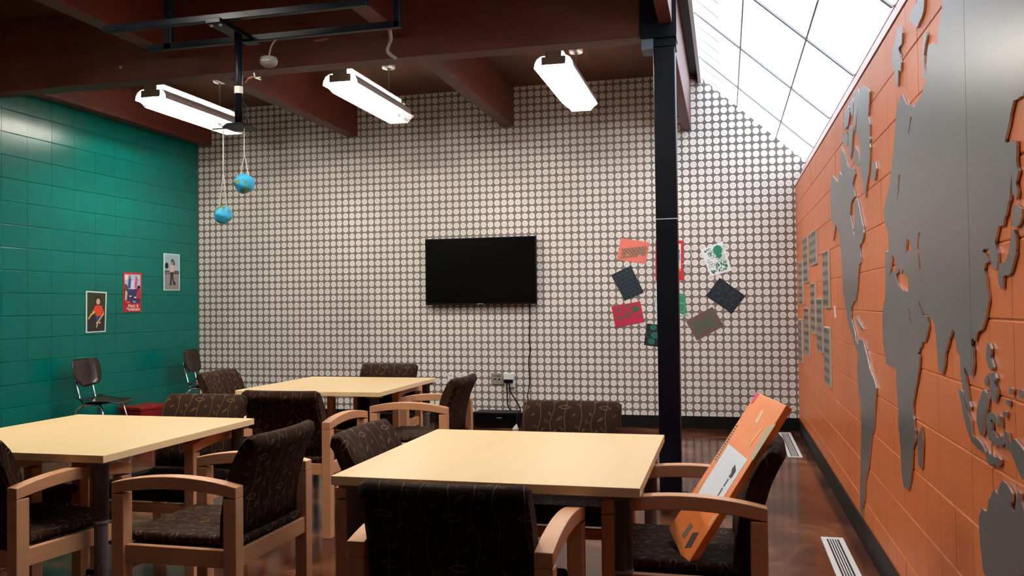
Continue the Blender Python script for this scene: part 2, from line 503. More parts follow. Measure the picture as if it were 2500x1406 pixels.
# ------------------------------------------------------------------ tables
def make_table(loc, sx, sy, label):
    t = empty('square_table', loc, 0, label=label, cat='table', group='square maple tables')
    mb = MB(); mb.box(-sx/2, sx/2, -sy/2, sy/2, 0.704, 0.735)
    mb.build('tabletop', M_TABLE, t, bevel=0.002)
    for ix in (-1, 1):
        for iy in (-1, 1):
            x, y = ix*(sx/2-0.06), iy*(sy/2-0.06)
            mb = MB()
            mb.lathe([(0.030, 0.46), (0.030, 0.69), (0.055, 0.692), (0.055, 0.704)], x, y, 20)
            lg = mb.build('leg', M_LEG, t, smooth=False)
            for p in lg.data.polygons: p.use_smooth = len(p.vertices) == 4
            part(lambda m: m.lathe([(0.026, 0.02), (0.026, 0.458)], x, y, 20), 'inner_leg', M_LEG, lg)
            part(lambda m: m.lathe([(0.031, 0.455), (0.0315, 0.460), (0.031, 0.465)], x, y, 20), 'ring', plain('ring_grey', (0.3, 0.29, 0.28), 0.3, 0.5), lg)
            part(lambda m: m.tube([(x-0.026, y-0.01, 0.26), (x-0.05, y-0.02, 0.26)], [0.007, 0.013], 10), 'clamp_knob', M_BLACK, lg)
            part(lambda m: m.lathe([(0.024, 0.0), (0.030, 0.006), (0.026, 0.02)], x, y, 16), 'foot', M_RUBBER, lg)
    return t
make_table((-0.79, 3.228, 0), 1.045, 1.105, 'square maple table standing nearest the orange wall')
make_table((-2.925, 3.43, 0), 1.08, 1.11, 'square maple table on the green wall side, farther from the dotted wall')
make_table((-2.79, 5.885, 0), 1.08, 1.14, 'square maple table standing nearest the dotted wall with the TV')

# ------------------------------------------------------------------ armchairs
def rounded_back():
    """upholstered back: closed profile (y, z) swept along x, with a slight plan curve"""
    prof_c = [(-0.203, 0.448), (-0.206, 0.53), (-0.222, 0.62), (-0.252, 0.72), (-0.283, 0.785), (-0.303, 0.812)]
    half = [0.036, 0.036, 0.036, 0.035, 0.034, 0.030]
    fr, rr = [], []
    for i, ((y, z), h) in enumerate(zip(prof_c, half)):
        a = prof_c[max(i-1, 0)]; b = prof_c[min(i+1, len(prof_c)-1)]
        d = Vector((b[0]-a[0], b[1]-a[1])).normalized(); nn = Vector((d.y, -d.x))
        fr.append((y+nn.x*h, z+nn.y*h)); rr.append((y-nn.x*h, z-nn.y*h))
    loop = fr + [(-0.296, 0.836), (-0.320, 0.828)] + rr[::-1]
    nx = 26; W2 = 0.2395
    verts, uvs, faces = [], [], []
    n = len(loop)
    L = [0.0]
    for i in range(1, n): L.append(L[-1]+math.dist(loop[i-1], loop[i]))
    for k in range(nx+1):
        s = -1+2*k/nx
        x = s*W2
        bow = -0.030*(1-s*s)              # the middle sits farther back
        edge = max(0.0, abs(s)-0.92)/0.08
        for i, (y, z) in enumerate(loop):
            cyy, czz = prof_c[min(i, len(prof_c)-1)] if i < len(prof_c) else prof_c[max(0, min(len(prof_c)-1, n-1-i))]
            e = 1-0.22*edge*edge
            verts.append((x, cyy+(y-cyy)*e+bow*(0.35+0.65*(z-0.42)/0.4)*0.9+0.012, czz+(z-czz)*e - 0.006*edge*edge*(z > 0.78)))
            uvs.append((x, L[i]+0.03))
    for k in range(nx):
        for i in range(n):
            j = (i+1) % n
            faces.append((k*n+i, k*n+j, (k+1)*n+j, (k+1)*n+i))
    faces.append(tuple(range(n))); faces.append(tuple(nx*n+i for i in range(n))[::-1])
    me = bpy.data.meshes.new('backrest'); me.from_pydata(verts, [], faces); me.materials.append(M_FABRIC)
    uv = me.uv_layers.new(name='UVMap')
    for lp in me.loops: uv.data[lp.index].uv = uvs[lp.vertex_index]
    bm = bmesh.new(); bm.from_mesh(me); bmesh.ops.recalc_face_normals(bm, faces=bm.faces); bm.to_mesh(me); bm.free()
    for p in me.polygons: p.use_smooth = len(p.vertices) == 4
    return me
def cushion():
    mb = MB(); mb.box(-0.2375, 0.2375, -0.252, 0.262, 0.421, 0.457)
    mb.box(-0.236, 0.236, -0.225, 0.222, 0.36, 0.4215)
    me = mb.mesh('seat', M_FABRIC, False, 0.015, 3)
    uv = me.uv_layers.new(name='UVMap')
    for p in me.polygons:
        nz, ny = abs(p.normal.z), abs(p.normal.y)
        p.use_smooth = True
        for li in p.loop_indices:
            c = me.vertices[me.loops[li].vertex_index].co
            if nz > 0.5: q = (c.x, c.y)
            elif ny > 0.5: q = (c.x, c.y+c.z)
            else: q = (c.y, c.z)
            uv.data[li].uv = (q[0]+0.07, q[1]+0.05)
    return me
def make_chair():
    r = empty('armchair', (0, 0, 0), 0)
    for sx in (-1, 1):
        xo = 0.294*sx; xi = 0.242*sx
        for y0, y1 in ((-0.265, -0.212), (0.212, 0.265)):
            mb = MB(); mb.box(min(xo, xi), max(xo, xi), y0, y1, 0, 0.612)
            mb.build('leg', M_MAPLE_Z, r, bevel=0.003)
        mb = MB(); rings = []
        for k in range(13):
            t = k/12; y = -0.265+0.53*t; b = 1-(2*t-1)**2
            zt = 0.655+0.030*b; zb = 0.612+0.026*b
            rings.append([(min(xo, xi), y, zb), (max(xo, xi), y, zb), (max(xo, xi), y, zt), (min(xo, xi), y, zt)])
        mb.loft(rings); mb.build('armrest', M_MAPLE_Y, r, bevel=0.003)
        mb = MB(); mb.box(min(xo-0.012*sx, xi+0.012*sx), max(xo-0.012*sx, xi+0.012*sx), -0.212, 0.212, 0.355, 0.42)
        mb.build('side_rail', M_MAPLE_Y, r, bevel=0.002)
    box_part('rear_rail', (-0.242, 0.242, -0.258, -0.232, 0.355, 0.42), M_MAPLE_X, r, bevel=0.002)
    box_part('front_rail', (-0.242, 0.242, 0.225, 0.25, 0.315, 0.358), M_MAPLE_X, r, bevel=0.002)
    link('seat', cushion(), r)
    link('backrest', rounded_back(), r)
    return r
CH = make_chair()
chairs = [
    (-0.745, 2.478, 0, 'at the orange-wall table, back turned away from the TV'),
    (-0.735, 3.835, 180, 'at the orange-wall table, back to the TV wall'),
    (-1.12, 3.15, -90, 'at the orange-wall table, back to the green wall'),
    (-0.146, 3.115, 90, 'with the long orange board leaning in it'),
    (-2.005, 3.072, 90, 'at the far-from-TV green-side table, back to orange wall'),
    (-2.787, 2.915, -8.8, 'at the green-side table, turned slightly askew'),
    (-2.785, 3.88, 180, 'at the far-from-TV green-side table, back to TV'),
    (-3.350, 3.320, -90, 'at the far-from-TV green-side table, back to green wall'),
    (-2.475, 4.705, 0, 'at the TV-side table, back turned away from the TV'),
    (-2.005, 5.49, 90, 'at the TV-side table, back to the orange wall'),
    (-2.690, 6.29, 180, 'at the TV-side table, back to the TV'),
    (-3.47, 5.76, -90, 'at the TV-side table, back to the green wall'),
]
for i, (x, y, a, lab) in enumerate(chairs):
    o = CH if i == 0 else copy_tree(CH)
    o.location = (x, y, 0); o.rotation_euler = (0, 0, math.radians(a))
    tag(o, 'brown vine-patterned armchair '+lab, 'chair', 'maple armchairs with vine fabric')

# ------------------------------------------------------------------ school chairs by the green wall
def make_school():
    r = empty('school_chair', (0, 0, 0))
    # faces +x locally; shell back and seat
    def shell(rows, name):
        mb = MB(); T = 0.008; ring = []
        nv = len(rows[0])
        for row in rows: mb.v += [tuple(p) for p in row]
        off = len(mb.v)
        for row in rows: mb.v += [(p[0]-T*0.6, p[1], p[2]-T*0.6) for p in row]
        nr = len(rows)
        for i in range(nr-1):
            for j in range(nv-1):
                a = i*nv+j
                mb.face((a, a+1, a+nv+1, a+nv)); mb.face((off+a, off+a+nv, off+a+nv+1, off+a+1))
        for j in range(nv-1):
            mb.face((j, off+j, off+j+1, j+1)); q = (nr-1)*nv+j
            mb.face((q, q+1, off+q+1, off+q))
        for i in range(nr-1):
            a = i*nv; mb.face((a, a+nv, off+a+nv, off+a)); a += nv-1
            mb.face((a, off+a, off+a+nv, a+nv))
        return mb.build(name, M_SHELL, r, smooth=True)
    back = []
    for k in range(9):
        t = k/8; z = 0.575+0.265*t
        w = 0.185*(0.74+0.26*min(1, (t/0.45))**0.6) if t < 0.45 else 0.185*(1-0.10*max(0, t-0.8)/0.2)
        if t == 0: w *= 0.86
        if t == 1: w *= 0.93
        row = []
        for j in range(9):
            s = -1+j/4
            row.append((-0.165-0.060*t+0.045*s*s, w*s, z-(0.03*s*s*(1-t) * -1 if t < 0.2 else 0)))
        back.append(row)
    shell(back, 'backrest')
    seat = []
    for k in range(9):
        t = k/8; x = -0.15+0.40*t
        w = 0.195*(1-0.25*abs(2*t-0.9)**3)
        seat.append([(x, w*(-1+j/4), 0.445+0.018*(-1+j/4)**2-0.012*math.sin(PI*t)-0.03*max(0, t-0.85)/0.15+0.02*(1-t)**3) for j in range(9)])
    shell(seat, 'seat')
    for sy in (-1, 1):
        y = 0.105*sy
        part(lambda m: m.tube([(-0.205, y, 0.70), (-0.19, y, 0.60), (-0.155, y, 0.47), (-0.13, y, 0.425), (-0.05, y, 0.415)], 0.0115, 10), 'back_support', M_CHROME, r, smooth=True)
        part(lambda m: m.tube([(-0.02, y, 0.415), (-0.10, y*1.2, 0.405), (-0.15, y*1.45, 0.36), (-0.19, y*1.75, 0.18), (-0.225, y*1.95, 0.012)], 0.0115, 10), 'leg', M_CHROME, r, smooth=True)
        part(lambda m: m.tube([(-0.02, y, 0.415), (0.08, y*1.2, 0.412), (0.13, y*1.4, 0.375), (0.17, y*1.7, 0.18), (0.205, y*1.9, 0.012)], 0.0115, 10), 'leg', M_CHROME, r, smooth=True)
        for lx in (-0.226, 0.206):
            part(lambda m: m.lathe([(0.015, 0.0), (0.016, 0.02), (0.013, 0.024)], lx, y*(1.95 if lx < 0 else 1.9), 12), 'glide', M_RUBBER, r)
    part(lambda m: m.box(-0.10, 0.10, -0.11, 0.11, 0.418, 0.428), 'seat_bracket', M_BLACK, r)
    return r
S1 = make_school()
S1.location = (-5.80, 6.97, 0); S1.rotation_euler = (0, 0, math.radians(1))
tag(S1, 'dark brown plastic school chair with chrome legs, below the rope-toy photo', 'chair', 'school chairs along the green wall')
S2 = copy_tree(S1)
S2.location = (-5.765, 8.60, 0); S2.rotation_euler = (0, 0, math.radians(8))
S2['label'] = 'dark brown plastic school chair with chrome legs, in the corner by the dotted wall'
# red bin
rb = empty('storage_bin', (-5.95, 7.80, 0), math.radians(-10), label='red plastic storage bin on the floor by the green wall', cat='bin')
def binbody(m):
    m.loft([[(-0.15*s, -0.20*s, z), (0.15*s, -0.20*s, z), (0.15*s, 0.20*s, z), (-0.15*s, 0.20*s, z)] for s, z in ((0.86, 0.0), (1.0, 0.265))])
part(binbody, 'body', M_RED, rb, bevel=0.012)
box_part('lid', (-0.165, 0.165, -0.215, 0.215, 0.265, 0.30), M_RED, rb, bevel=0.008)

# ------------------------------------------------------------------ television and wall plates
tvc = [on_y(u, v, 9.02) for u, v in ((1037, 583), (1309, 576), (1310, 742), (1039, 745))]
tx0, tx1 = (tvc[0].x+tvc[3].x)/2, (tvc[1].x+tvc[2].x)/2; tz0, tz1 = (tvc[2].z+tvc[3].z)/2, (tvc[0].z+tvc[1].z)/2
tv = empty('television', ((tx0+tx1)/2, 9.02, (tz0+tz1)/2), label='large black flat television mounted on the dotted wall', cat='television')
tw, th = (tx1-tx0)/2, (tz1-tz0)/2
box_part('housing', (-tw, tw, 0.004, 0.035, -th, th), M_BLACK_SATIN, tv, bevel=0.004)
box_part('screen', (-tw+0.012, tw-0.012, 0.0, 0.006, -th+0.022, th-0.012), M_GLOSS, tv)
box_part('bezel_badge', (-0.035, 0.035, -0.001, 0.004, -th+0.006, -th+0.012), M_GREYWHITE, tv)
box_part('wall_bracket', (-0.22, 0.22, 0.035, 0.078, -0.16, 0.16), M_BLACK, tv)
box_part('lower_housing', (-tw*0.8, tw*0.8, 0.03, 0.06, -th+0.01, -0.05), M_BLACK_SATIN, tv, bevel=0.006)
# power cord of the television
def wallpts(px, Y):
    return [on_y(u, v, Y) for u, v in px]
def smooth_path(p, n=5):
    out = []
    for i in range(len(p)-1):
        a, b, c, d = p[max(i-1, 0)], p[i], p[i+1], p[min(i+2, len(p)-1)]
        for k in range(n):
            t = k/n
            out.append(0.5*((2*b)+(c-a)*t+(2*a-5*b+4*c-d)*t*t+(3*b-a-3*c+d)*t**3))
    out.append(p[-1]); return out
pc = smooth_path(wallpts([(1291, 740), (1294, 762), (1292, 830), (1295, 850), (1291, 880), (1293, 925), (1291, 950), (1288, 965), (1290, 985), (1284, 1005), (1270, 1018), (1262, 1022)], 9.075))
part(lambda m: m.tube(pc, 0.006, 6), 'power_cord', M_RUBBER, None, smooth=True, label='thin black cord hanging down the wall below the TV', cat='cord')
def plate(px0, px1, mat, label, name='outlet_plate', slots=True, cat='outlet', grp=None):
    a = on_y(*px0, 9.094); b = on_y(*px1, 9.094)
    e = empty(name, ((a.x+b.x)/2, 9.099, (a.z+b.z)/2), label=label, cat=cat, group=grp)
    w, h = abs(b.x-a.x)/2, abs(a.z-b.z)/2
    box_part('plate', (-w, w, -0.008, 0, -h, h), mat, e, bevel=0.002)
    if slots:
        for sz in (-1, 1):
            box_part('socket', (-w*0.45, w*0.45, -0.010, -0.006, sz*h*0.45-h*0.28, sz*h*0.45+h*0.28), plain('socket_face', (0.55, 0.53, 0.5), 0.4), e, bevel=0.001)
    return e, w, h
plate((1093, 911), (1107, 932), M_WHITE, 'white wall outlet farther from the grey plate', grp='white wall outlets')
plate((1120, 911), (1136, 932), M_WHITE, 'white wall outlet nearer the grey plate', grp='white wall outlets')
e, w, h = plate((1199, 911), (1228, 938), plain('grey_plate', (0.26, 0.24, 0.22), 0.5), 'grey media connection plate on the dotted wall', slots=False, name='media_plate', cat='wall plate')
for x, z, rx, rz_ in ((-0.02, -0.004, 0.014, 0.008), (0.026, -0.006, 0.010, 0.010), (-0.03, 0.03, 0.006, 0.006), (-0.01, 0.03, 0.006, 0.006), (0.01, 0.03, 0.006, 0.006), (0.03, 0.03, 0.006, 0.006)):
    box_part('port', (x-rx, x+rx, -0.010, -0.006, z-rz_, z+rz_), M_BLACK, e)
a = on_y(1229, 911, 9.06); b = on_y(1256, 946, 9.06)
ad = empty('plug_adapter', ((a.x+b.x)/2, 9.098, (a.z+b.z)/2), label='white multi plug adapter with black plugs beside the grey plate', cat='adapter')
w, h = (b.x-a.x)/2, (a.z-b.z)/2
box_part('body', (-w, w*0.9, -0.045, 0, 0.1*h, h), M_WHITE, ad, bevel=0.005)
box_part('lower_body', (-w*0.8, w, -0.035, 0, -h, 0.1*h), M_WHITE, ad, bevel=0.005)
box_part('plug', (-w*0.85, w*0.1, -0.075, -0.03, -0.35*h, 0.15*h), M_BLACK, ad, bevel=0.004)
box_part('plug', (w*0.2, w*0.75, -0.065, -0.03, -0.30*h, 0.10*h), M_BLACK, ad, bevel=0.004)
for k, (px, lab) in enumerate((([(1237, 935), (1238, 960), (1240, 990), (1250, 1003), (1260, 1012)], 'black plug cord hanging straight below the white adapter'),
                               ([(1244, 936), (1246, 955), (1258, 975), (1268, 992), (1272, 1010)], 'black plug cord slanting away from the white adapter'))):
    p = smooth_path(wallpts(px, 9.03))
    part(lambda m: m.tube([q-Vector(ad.location) for q in p], 0.007, 6), 'plug_cord', M_RUBBER, ad, smooth=True)
dv = empty('media_box', (-2.40, 8.90, 0), label='low black media box on the floor against the dotted wall', cat='media box')
box_part('case', (-0.235, 0.235, -0.11, 0.12, 0.012, 0.165), M_BLACK_SATIN, dv, bevel=0.006)
box_part('front_panel', (-0.225, 0.225, -0.114, -0.108, 0.03, 0.15), M_GLOSS, dv)
box_part('indicator', (0.02, 0.075, -0.1155, -0.113, 0.105, 0.112), M_GREYWHITE, dv)
for sx in (-0.18, 0.18):
    for sy in (-0.08, 0.09):
        part(lambda m: m.lathe([(0.014, 0), (0.014, 0.014)], sx, sy, 10), 'foot', M_RUBBER, dv)
c = on_y(1257, 1028, 8.80)
pt = MB(); pt.loft([[(-0.03, 0, 0), (0.03, 0.01, 0), (0.03, 0.05, 0), (-0.02, 0.045, 0)], [(-0.008, 0.008, 0.035), (0.02, 0.012, 0.06), (0.02, 0.03, 0.06), (-0.005, 0.03, 0.035)]])
pt.build('charger_brick', M_WHITE, None, bevel=0.004, loc=(-2.165, 8.70, 0.0), label='small white charger lying on the floor by the media box', cat='charger')

# ------------------------------------------------------------------ fluorescent lights
def make_fixture():
    r = empty('fluorescent_light', (0, 0, 0))
    Lh = 0.65
    box_part('housing', (-0.062, 0.062, -Lh, Lh, 0.075, 0.165), M_WHITE, r, bevel=0.004)
    part(lambda m: m.poly([(-0.10, -Lh-0.004, 0.02), (0.10, -Lh-0.004, 0.02), (0.10, -Lh-0.004, 0.085), (0.066, -Lh-0.004, 0.085), (0.066, -Lh-0.004, 0.165), (-0.066, -Lh-0.004, 0.165), (-0.066, -Lh-0.004, 0.085), (-0.10, -Lh-0.004, 0.085)]) or
         m.poly([(-0.10, -Lh-0.001, 0.02), (0.10, -Lh-0.001, 0.02), (0.10, -Lh-0.001, 0.085), (0.066, -Lh-0.001, 0.085), (0.066, -Lh-0.001, 0.165), (-0.066, -Lh-0.001, 0.165), (-0.066, -Lh-0.001, 0.085), (-0.10, -Lh-0.001, 0.085)]), 'end_plate', M_GREYWHITE, r)
    part(lambda m: m.box(-0.10, 0.10, Lh+0.001, Lh+0.004, 0.02, 0.12), 'end_plate', M_GREYWHITE, r)
    for sx in (-1, 1):
        arc = [(0.078, 0.098), (0.110, 0.092), (0.140, 0.072), (0.158, 0.040), (0.166, 0.0)]
        part(lambda m: m.loft([[(sx*x, y, z) for x, z in arc]+[(sx*(x-0.003), y, z-0.003) for x, z in arc[::-1]] for y in (-Lh, Lh)]), 'reflector', M_WHITE, r)
        part(lambda m: m.tube([(sx*0.085, -Lh+0.02, 0.057), (sx*0.085, Lh-0.02, 0.057)], 0.0135, 12), 'tube', M_TUBE, r, smooth=True)
        for y in (-Lh+0.012, Lh-0.012):
            box_part('lamp_holder', (sx*0.085-0.012, sx*0.085+0.012, y-0.008, y+0.008, 0.04, 0.075), M_WHITE, r)
    def guard(m):
        prof = [(-0.160, 0.004), (-0.120, -0.030), (-0.095, -0.060), (0.095, -0.060), (0.120, -0.030), (0.160, 0.004)]
        n = 44
        for k in range(n+1):
            y = -Lh+0.05+(2*Lh+0.03)*k/n
            m.tube([(x, y, z) for x, z in prof], 0.0021, 4)
        for x, z in ((-0.160, 0.004), (-0.120, -0.030), (-0.095, -0.060), (-0.032, -0.062), (0.032, -0.062), (0.095, -0.060), (0.120, -0.030), (0.160, 0.004)):
            m.tube([(x, -Lh+0.05, z), (x, Lh+0.08, z)], 0.0026, 4)
    part(guard, 'wire_guard', M_WHITE, r)
    for y in (-0.48, 0.46):
        part(lambda m: m.lathe([(0.0085, 0.165), (0.0085, ZD-FZ-0.03)], 0, y, 10), 'stem', M_GREYWHITE, r, smooth=True)
        part(lambda m: m.lathe([(0.062, ZD-FZ-0.035), (0.066, ZD-FZ-0.028), (0.066, ZD-FZ-0.004), (0.062, ZD-FZ)], 0, y, 24), 'canopy', M_WHITE, r)
    return r
FZ = 3.245
FX = make_fixture()
BAYS = ((7.45, 'over the bay beside the dotted wall'), (3.55, 'over the bay beyond the main beam'))
for i, (x, y, lab) in enumerate([(x, y, a+', '+b) for y, b in BAYS for x, a in ((-1.33, 'nearest the orange wall'), (-3.22, 'in the middle'), (-5.12, 'nearest the green wall'))]):
    o = FX if i == 0 else copy_tree(FX)
    o.location = (x, y, FZ)
    tag(o, 'lit fluorescent light '+lab, 'ceiling light', 'hanging fluorescent lights')

# ------------------------------------------------------------------ projector mount and the globes
pm = empty('projector_mount', (0, 0, 0), label='black steel strut frame with a hanging pipe below the timber ceiling', cat='projector mount')
pm.location = (-2.9, 4.8, 3.08)
def rel(x, y, z): return (x+2.9, y-4.8, z-3.08)
def bar(name, a, b, w, h=None):
    h = h or w
    (x0, y0, z0), (x1, y1, z1) = rel(*a), rel(*b)
    mb = MB()
    if abs(x1-x0) > max(abs(y1-y0), abs(z1-z0)): mb.loft([[(x, y0-w/2, z0-h/2), (x, y0+w/2, z0-h/2), (x, y0+w/2, z0+h/2), (x, y0-w/2, z0+h/2)] for x in (x0, x1)])
    elif abs(y1-y0) > abs(z1-z0): mb.loft([[(x0-w/2, y, z0-h/2), (x0+w/2, y, z0-h/2), (x0+w/2, y, z0+h/2), (x0-w/2, y, z0+h/2)] for y in (y0, y1)])
    else: mb.loft([[(x0-w/2, y0-h/2, z), (x0+w/2, y0-h/2, z), (x0+w/2, y0+h/2, z), (x0-w/2, y0+h/2, z)] for z in (z0, z1)])
    return mb.build(name, M_BLACK, pm, bevel=0.003)
bar('strut', (-3.80, 4.60, 3.085), (-2.00, 4.60, 3.085), 0.042)
bar('strut', (-3.72, 4.92, 3.05), (-1.93, 4.92, 3.05), 0.042)
bar('drop_strut', (-3.56, 4.92, 3.03), (-3.56, 4.92, ZD), 0.055, 0.042)
bar('drop_strut', (-1.94, 4.92, 3.03), (-1.94, 4.92, ZD), 0.042)
bar('cross_arm', (-2.99, 4.55, 3.055), (-2.99, 5.02, 3.055), 0.10, 0.03)
for dx in (-0.03, 0.03):
    part(lambda m: m.lathe([(0.012, 0.0), (0.012, 0.012)], *rel(-2.99+dx, 4.585, 3.04)[:2], 6), 'bolt', M_GREYWHITE, pm).location = (0, 0, -0.05)
PX, PY = -2.97, 4.80
part(lambda m: m.lathe([(0.0245, -0.62), (0.0245, -0.03)], *rel(PX, PY, 0)[:2], 18), 'pipe', M_BLACK, pm, smooth=True)
part(lambda m: m.lathe([(0.021, -0.0), (0.021, 0.045)], 0, 0, 16), 'tape_collar', M_WHITE, pm).location = rel(PX, PY, 2.665)
pm.children[-1].scale = (1.28, 1.28, 1)
def mplate(m):
    x, y, z = rel(PX, PY, 2.46)
    m.loft([[(x-0.085, y-0.07, z-0.016), (x+0.085, y-0.07, z-0.016), (x+0.085, y+0.09, z-0.016), (x-0.085, y+0.09, z-0.016)],
            [(x-0.055, y-0.05, z+0.014), (x+0.055, y-0.05, z+0.014), (x+0.055, y+0.07, z+0.014), (x-0.055, y+0.07, z+0.014)]])
part(mplate, 'mount_plate', M_BLACK, pm, bevel=0.004)
part(lambda m: m.tube([rel(PX+0.028, PY, 2.62), rel(PX+0.05, PY, 2.58), rel(PX+0.055, PY, 2.52), rel(PX+0.06, PY, 2.47)], 0.004, 6), 'cable', M_RUBBER, pm, smooth=True)
M_CABLE = plain('grey_cable', (0.32, 0.28, 0.27), 0.5)
wp = smooth_path([on_y(u, v, 4.85) for u, v in ((598, 202), (606, 192), (618, 188), (624, 188))])
part(lambda m: m.tube([p-Vector(pm.location) for p in wp], 0.006, 6), 'loose_wire', plain('red_wire', (0.35, 0.14, 0.11), 0.5), pm, smooth=True)
for tip in ((636, 189), (637, 195), (620, 178)):
    q = [on_y(623, 190, 4.85)-Vector(pm.location), on_y(*tip, 4.85)-Vector(pm.location)]
    part(lambda m: m.tube(q, 0.004, 5), 'wire_end', M_STRING, pm)
# flexible conduit from the strut to the beam
cp = smooth_path([on_y(u, v, Y) for u, v, Y in ((951, 70, 4.95), (954, 95, 5.1), (948, 112, 5.3), (946, 124, 5.5), (953, 133, 5.65), (966, 142, 5.78))])
part(lambda m: m.tube(cp, 0.012, 8), 'flexible_conduit', M_CABLE, None, smooth=True, label='grey flexible conduit running from the black frame to the beam', cat='conduit')
# hanging sensor
hp = empty('ceiling_sensor', on_y(656, 152, 4.92), label='grey oval sensor dangling on a cable from the black frame', cat='sensor')
part(lambda m: m.lathe([(0.03, 0.035), (0.05, 0.03), (0.056, 0.012), (0.052, -0.012), (0.035, -0.026), (0.012, -0.03)], 0, 0, 24), 'body', plain('sensor_grey', (0.22, 0.20, 0.20), 0.5), hp, smooth=True)
sc = smooth_path([on_y(u, v, 4.92)-Vector(hp.location) for u, v in ((656, 140), (660, 120), (666, 106), (676, 94))])
part(lambda m: m.tube(sc, 0.005, 6), 'cable', M_CABLE, hp, smooth=True)
part(lambda m: m.tube([(-0.02, -0.053, 0.0), (0.03, -0.05, 0.0)], 0.003, 5), 'seam', M_WHITE, hp)
# stickers on the beam
sheet('paper_label', [on_y(u, v, BY0-0.0005) for u, v in ((294, 159), (300, 164), (295, 169), (289, 165))], (0, -1, 0), (170, 120, 100), [], 0.001, label='small square paper label stuck on the timber beam', cat='label')
sheet('tape_strip', [on_y(u, v, BY0-0.0005) for u, v in ((766, 98), (800, 93), (802, 97), (768, 103))], (0, -1, 0), (150, 90, 80), [], 0.001, label='short strip of pale tape stuck on the timber beam', cat='tape')

def mk_globe(name, seed):
    N = NT(name)
    v = N.obj((1, 1, 1))
    mp = [n for n in N.n if n.type == 'MAPPING'][0]; mp.inputs['Location'].default_value = (seed, seed*0.7, 0)
    f = N.noise(11, 3, v, 0.55)
    g = N.noise(38, 3, v)
    blue = N.mix(g, (0.01, 0.33, 0.66), (0.04, 0.52, 0.86))
    c = N.ramp(f, [(0.53, (0, 0, 0)), (0.57, (1, 1, 1))])
    land = N.mix(g, (0.015, 0.24, 0.07), (0.16, 0.20, 0.08))
    N.color(N.mix(c, blue, land))
    N.b.inputs['Roughness'].default_value = 0.5
    return N.m
def globe(px, pr, top, seed, label):
    c = on_y(px[0], px[1], PY); rr = pr/FPX*c.y*0.99
    e = empty('papier_mache_globe', c, label=label, cat='globe')
    bm = bmesh.new(); bmesh.ops.create_icosphere(bm, subdivisions=4, radius=rr)
    for v in bm.verts:
        n = v.co.normalized()
        k = 1+0.035*math.sin(5*n.x+seed)*math.cos(4*n.y+seed*2)+0.03*math.sin(7*n.z+3*n.x+seed)+0.012*math.sin(17*n.y+13*n.z)
        v.co *= k
    me = bpy.data.meshes.new('ball'); bm.to_mesh(me); bm.free(); me.materials.append(mk_globe('globe_paint_%d' % seed, seed))
    for p in me.polygons: p.use_smooth = True
    link('ball', me, e)
    t = on_y(*top, PY)-c
    knot = t*0.45 + Vector((0, 0, rr*0.5))
    for sx in (-1, 1):
        part(lambda m: m.tube([Vector((sx*rr*0.45, 0, rr*0.86)), knot], 0.0028, 5), 'string', M_STRING, e)
    part(lambda m: m.tube([knot, t], 0.0038, 5), 'string', M_STRING, e)
    return e
globe((597, 448), 27, (596, 313), 3, 'blue papier-mache globe hanging higher on its string from the pipe plate')
globe((545, 524), 25, (545, 318), 8, 'blue papier-mache globe hanging lower on its string from the pipe plate')
bar('hook_rod', (-3.16, PY, 2.452), (PX-0.05, PY, 2.452), 0.008)

# ------------------------------------------------------------------ posters on the green wall
def lw(px):  return [on_x(u, v, XL+0.0005) for u, v in px]
NG = (1, 0, 0)
def inset(a, b, c, d): return [(a, b), (c, b), (c, d), (a, d)]
p1, _ = sheet('photo_poster', lw([(209, 710), (260, 713), (257, 810), (209, 813)]), NG, (205, 225, 225), [
    (inset(0.06, 0.03, 0.94, 0.97), (38, 42, 14)),
    (inset(0.06, 0.03, 0.94, 0.45), (34, 24, 28)),
    ([(0.06, 0.45), (0.94, 0.45), (0.94, 0.52), (0.5, 0.56), (0.06, 0.50)], (50, 50, 22)),
    (ell(0.58, 0.79, 0.15, 0.10), (14, 12, 14)),
    ([(0.46, 0.42), (0.74, 0.42), (0.70, 0.24), (0.62, 0.24), (0.60, 0.36), (0.56, 0.24), (0.48, 0.24)], (52, 58, 130)),
    ([(0.45, 0.66), (0.74, 0.66), (0.88, 0.48), (0.80, 0.43), (0.74, 0.52), (0.76, 0.40), (0.46, 0.40), (0.46, 0.54), (0.36, 0.46), (0.30, 0.52)], (214, 62, 24)),
    (ell(0.57, 0.755, 0.10, 0.075), (205, 160, 140)),
    (stroke([(0.10, 0.33), (0.22, 0.43), (0.44, 0.51)], 0.05) + stroke([(0.50, 0.12), (0.58, 0.26), (0.86, 0.47)], 0.05), (206, 178, 70)),
    ([ell(0.33, 0.49, 0.04, 0.025, 8), ell(0.82, 0.44, 0.04, 0.025, 8), ell(0.52, 0.235, 0.05, 0.02, 8), ell(0.66, 0.235, 0.05, 0.02, 8)], (215, 190, 180)),
], label='white-bordered photo of a child in a red top holding yellow bars', cat='poster')
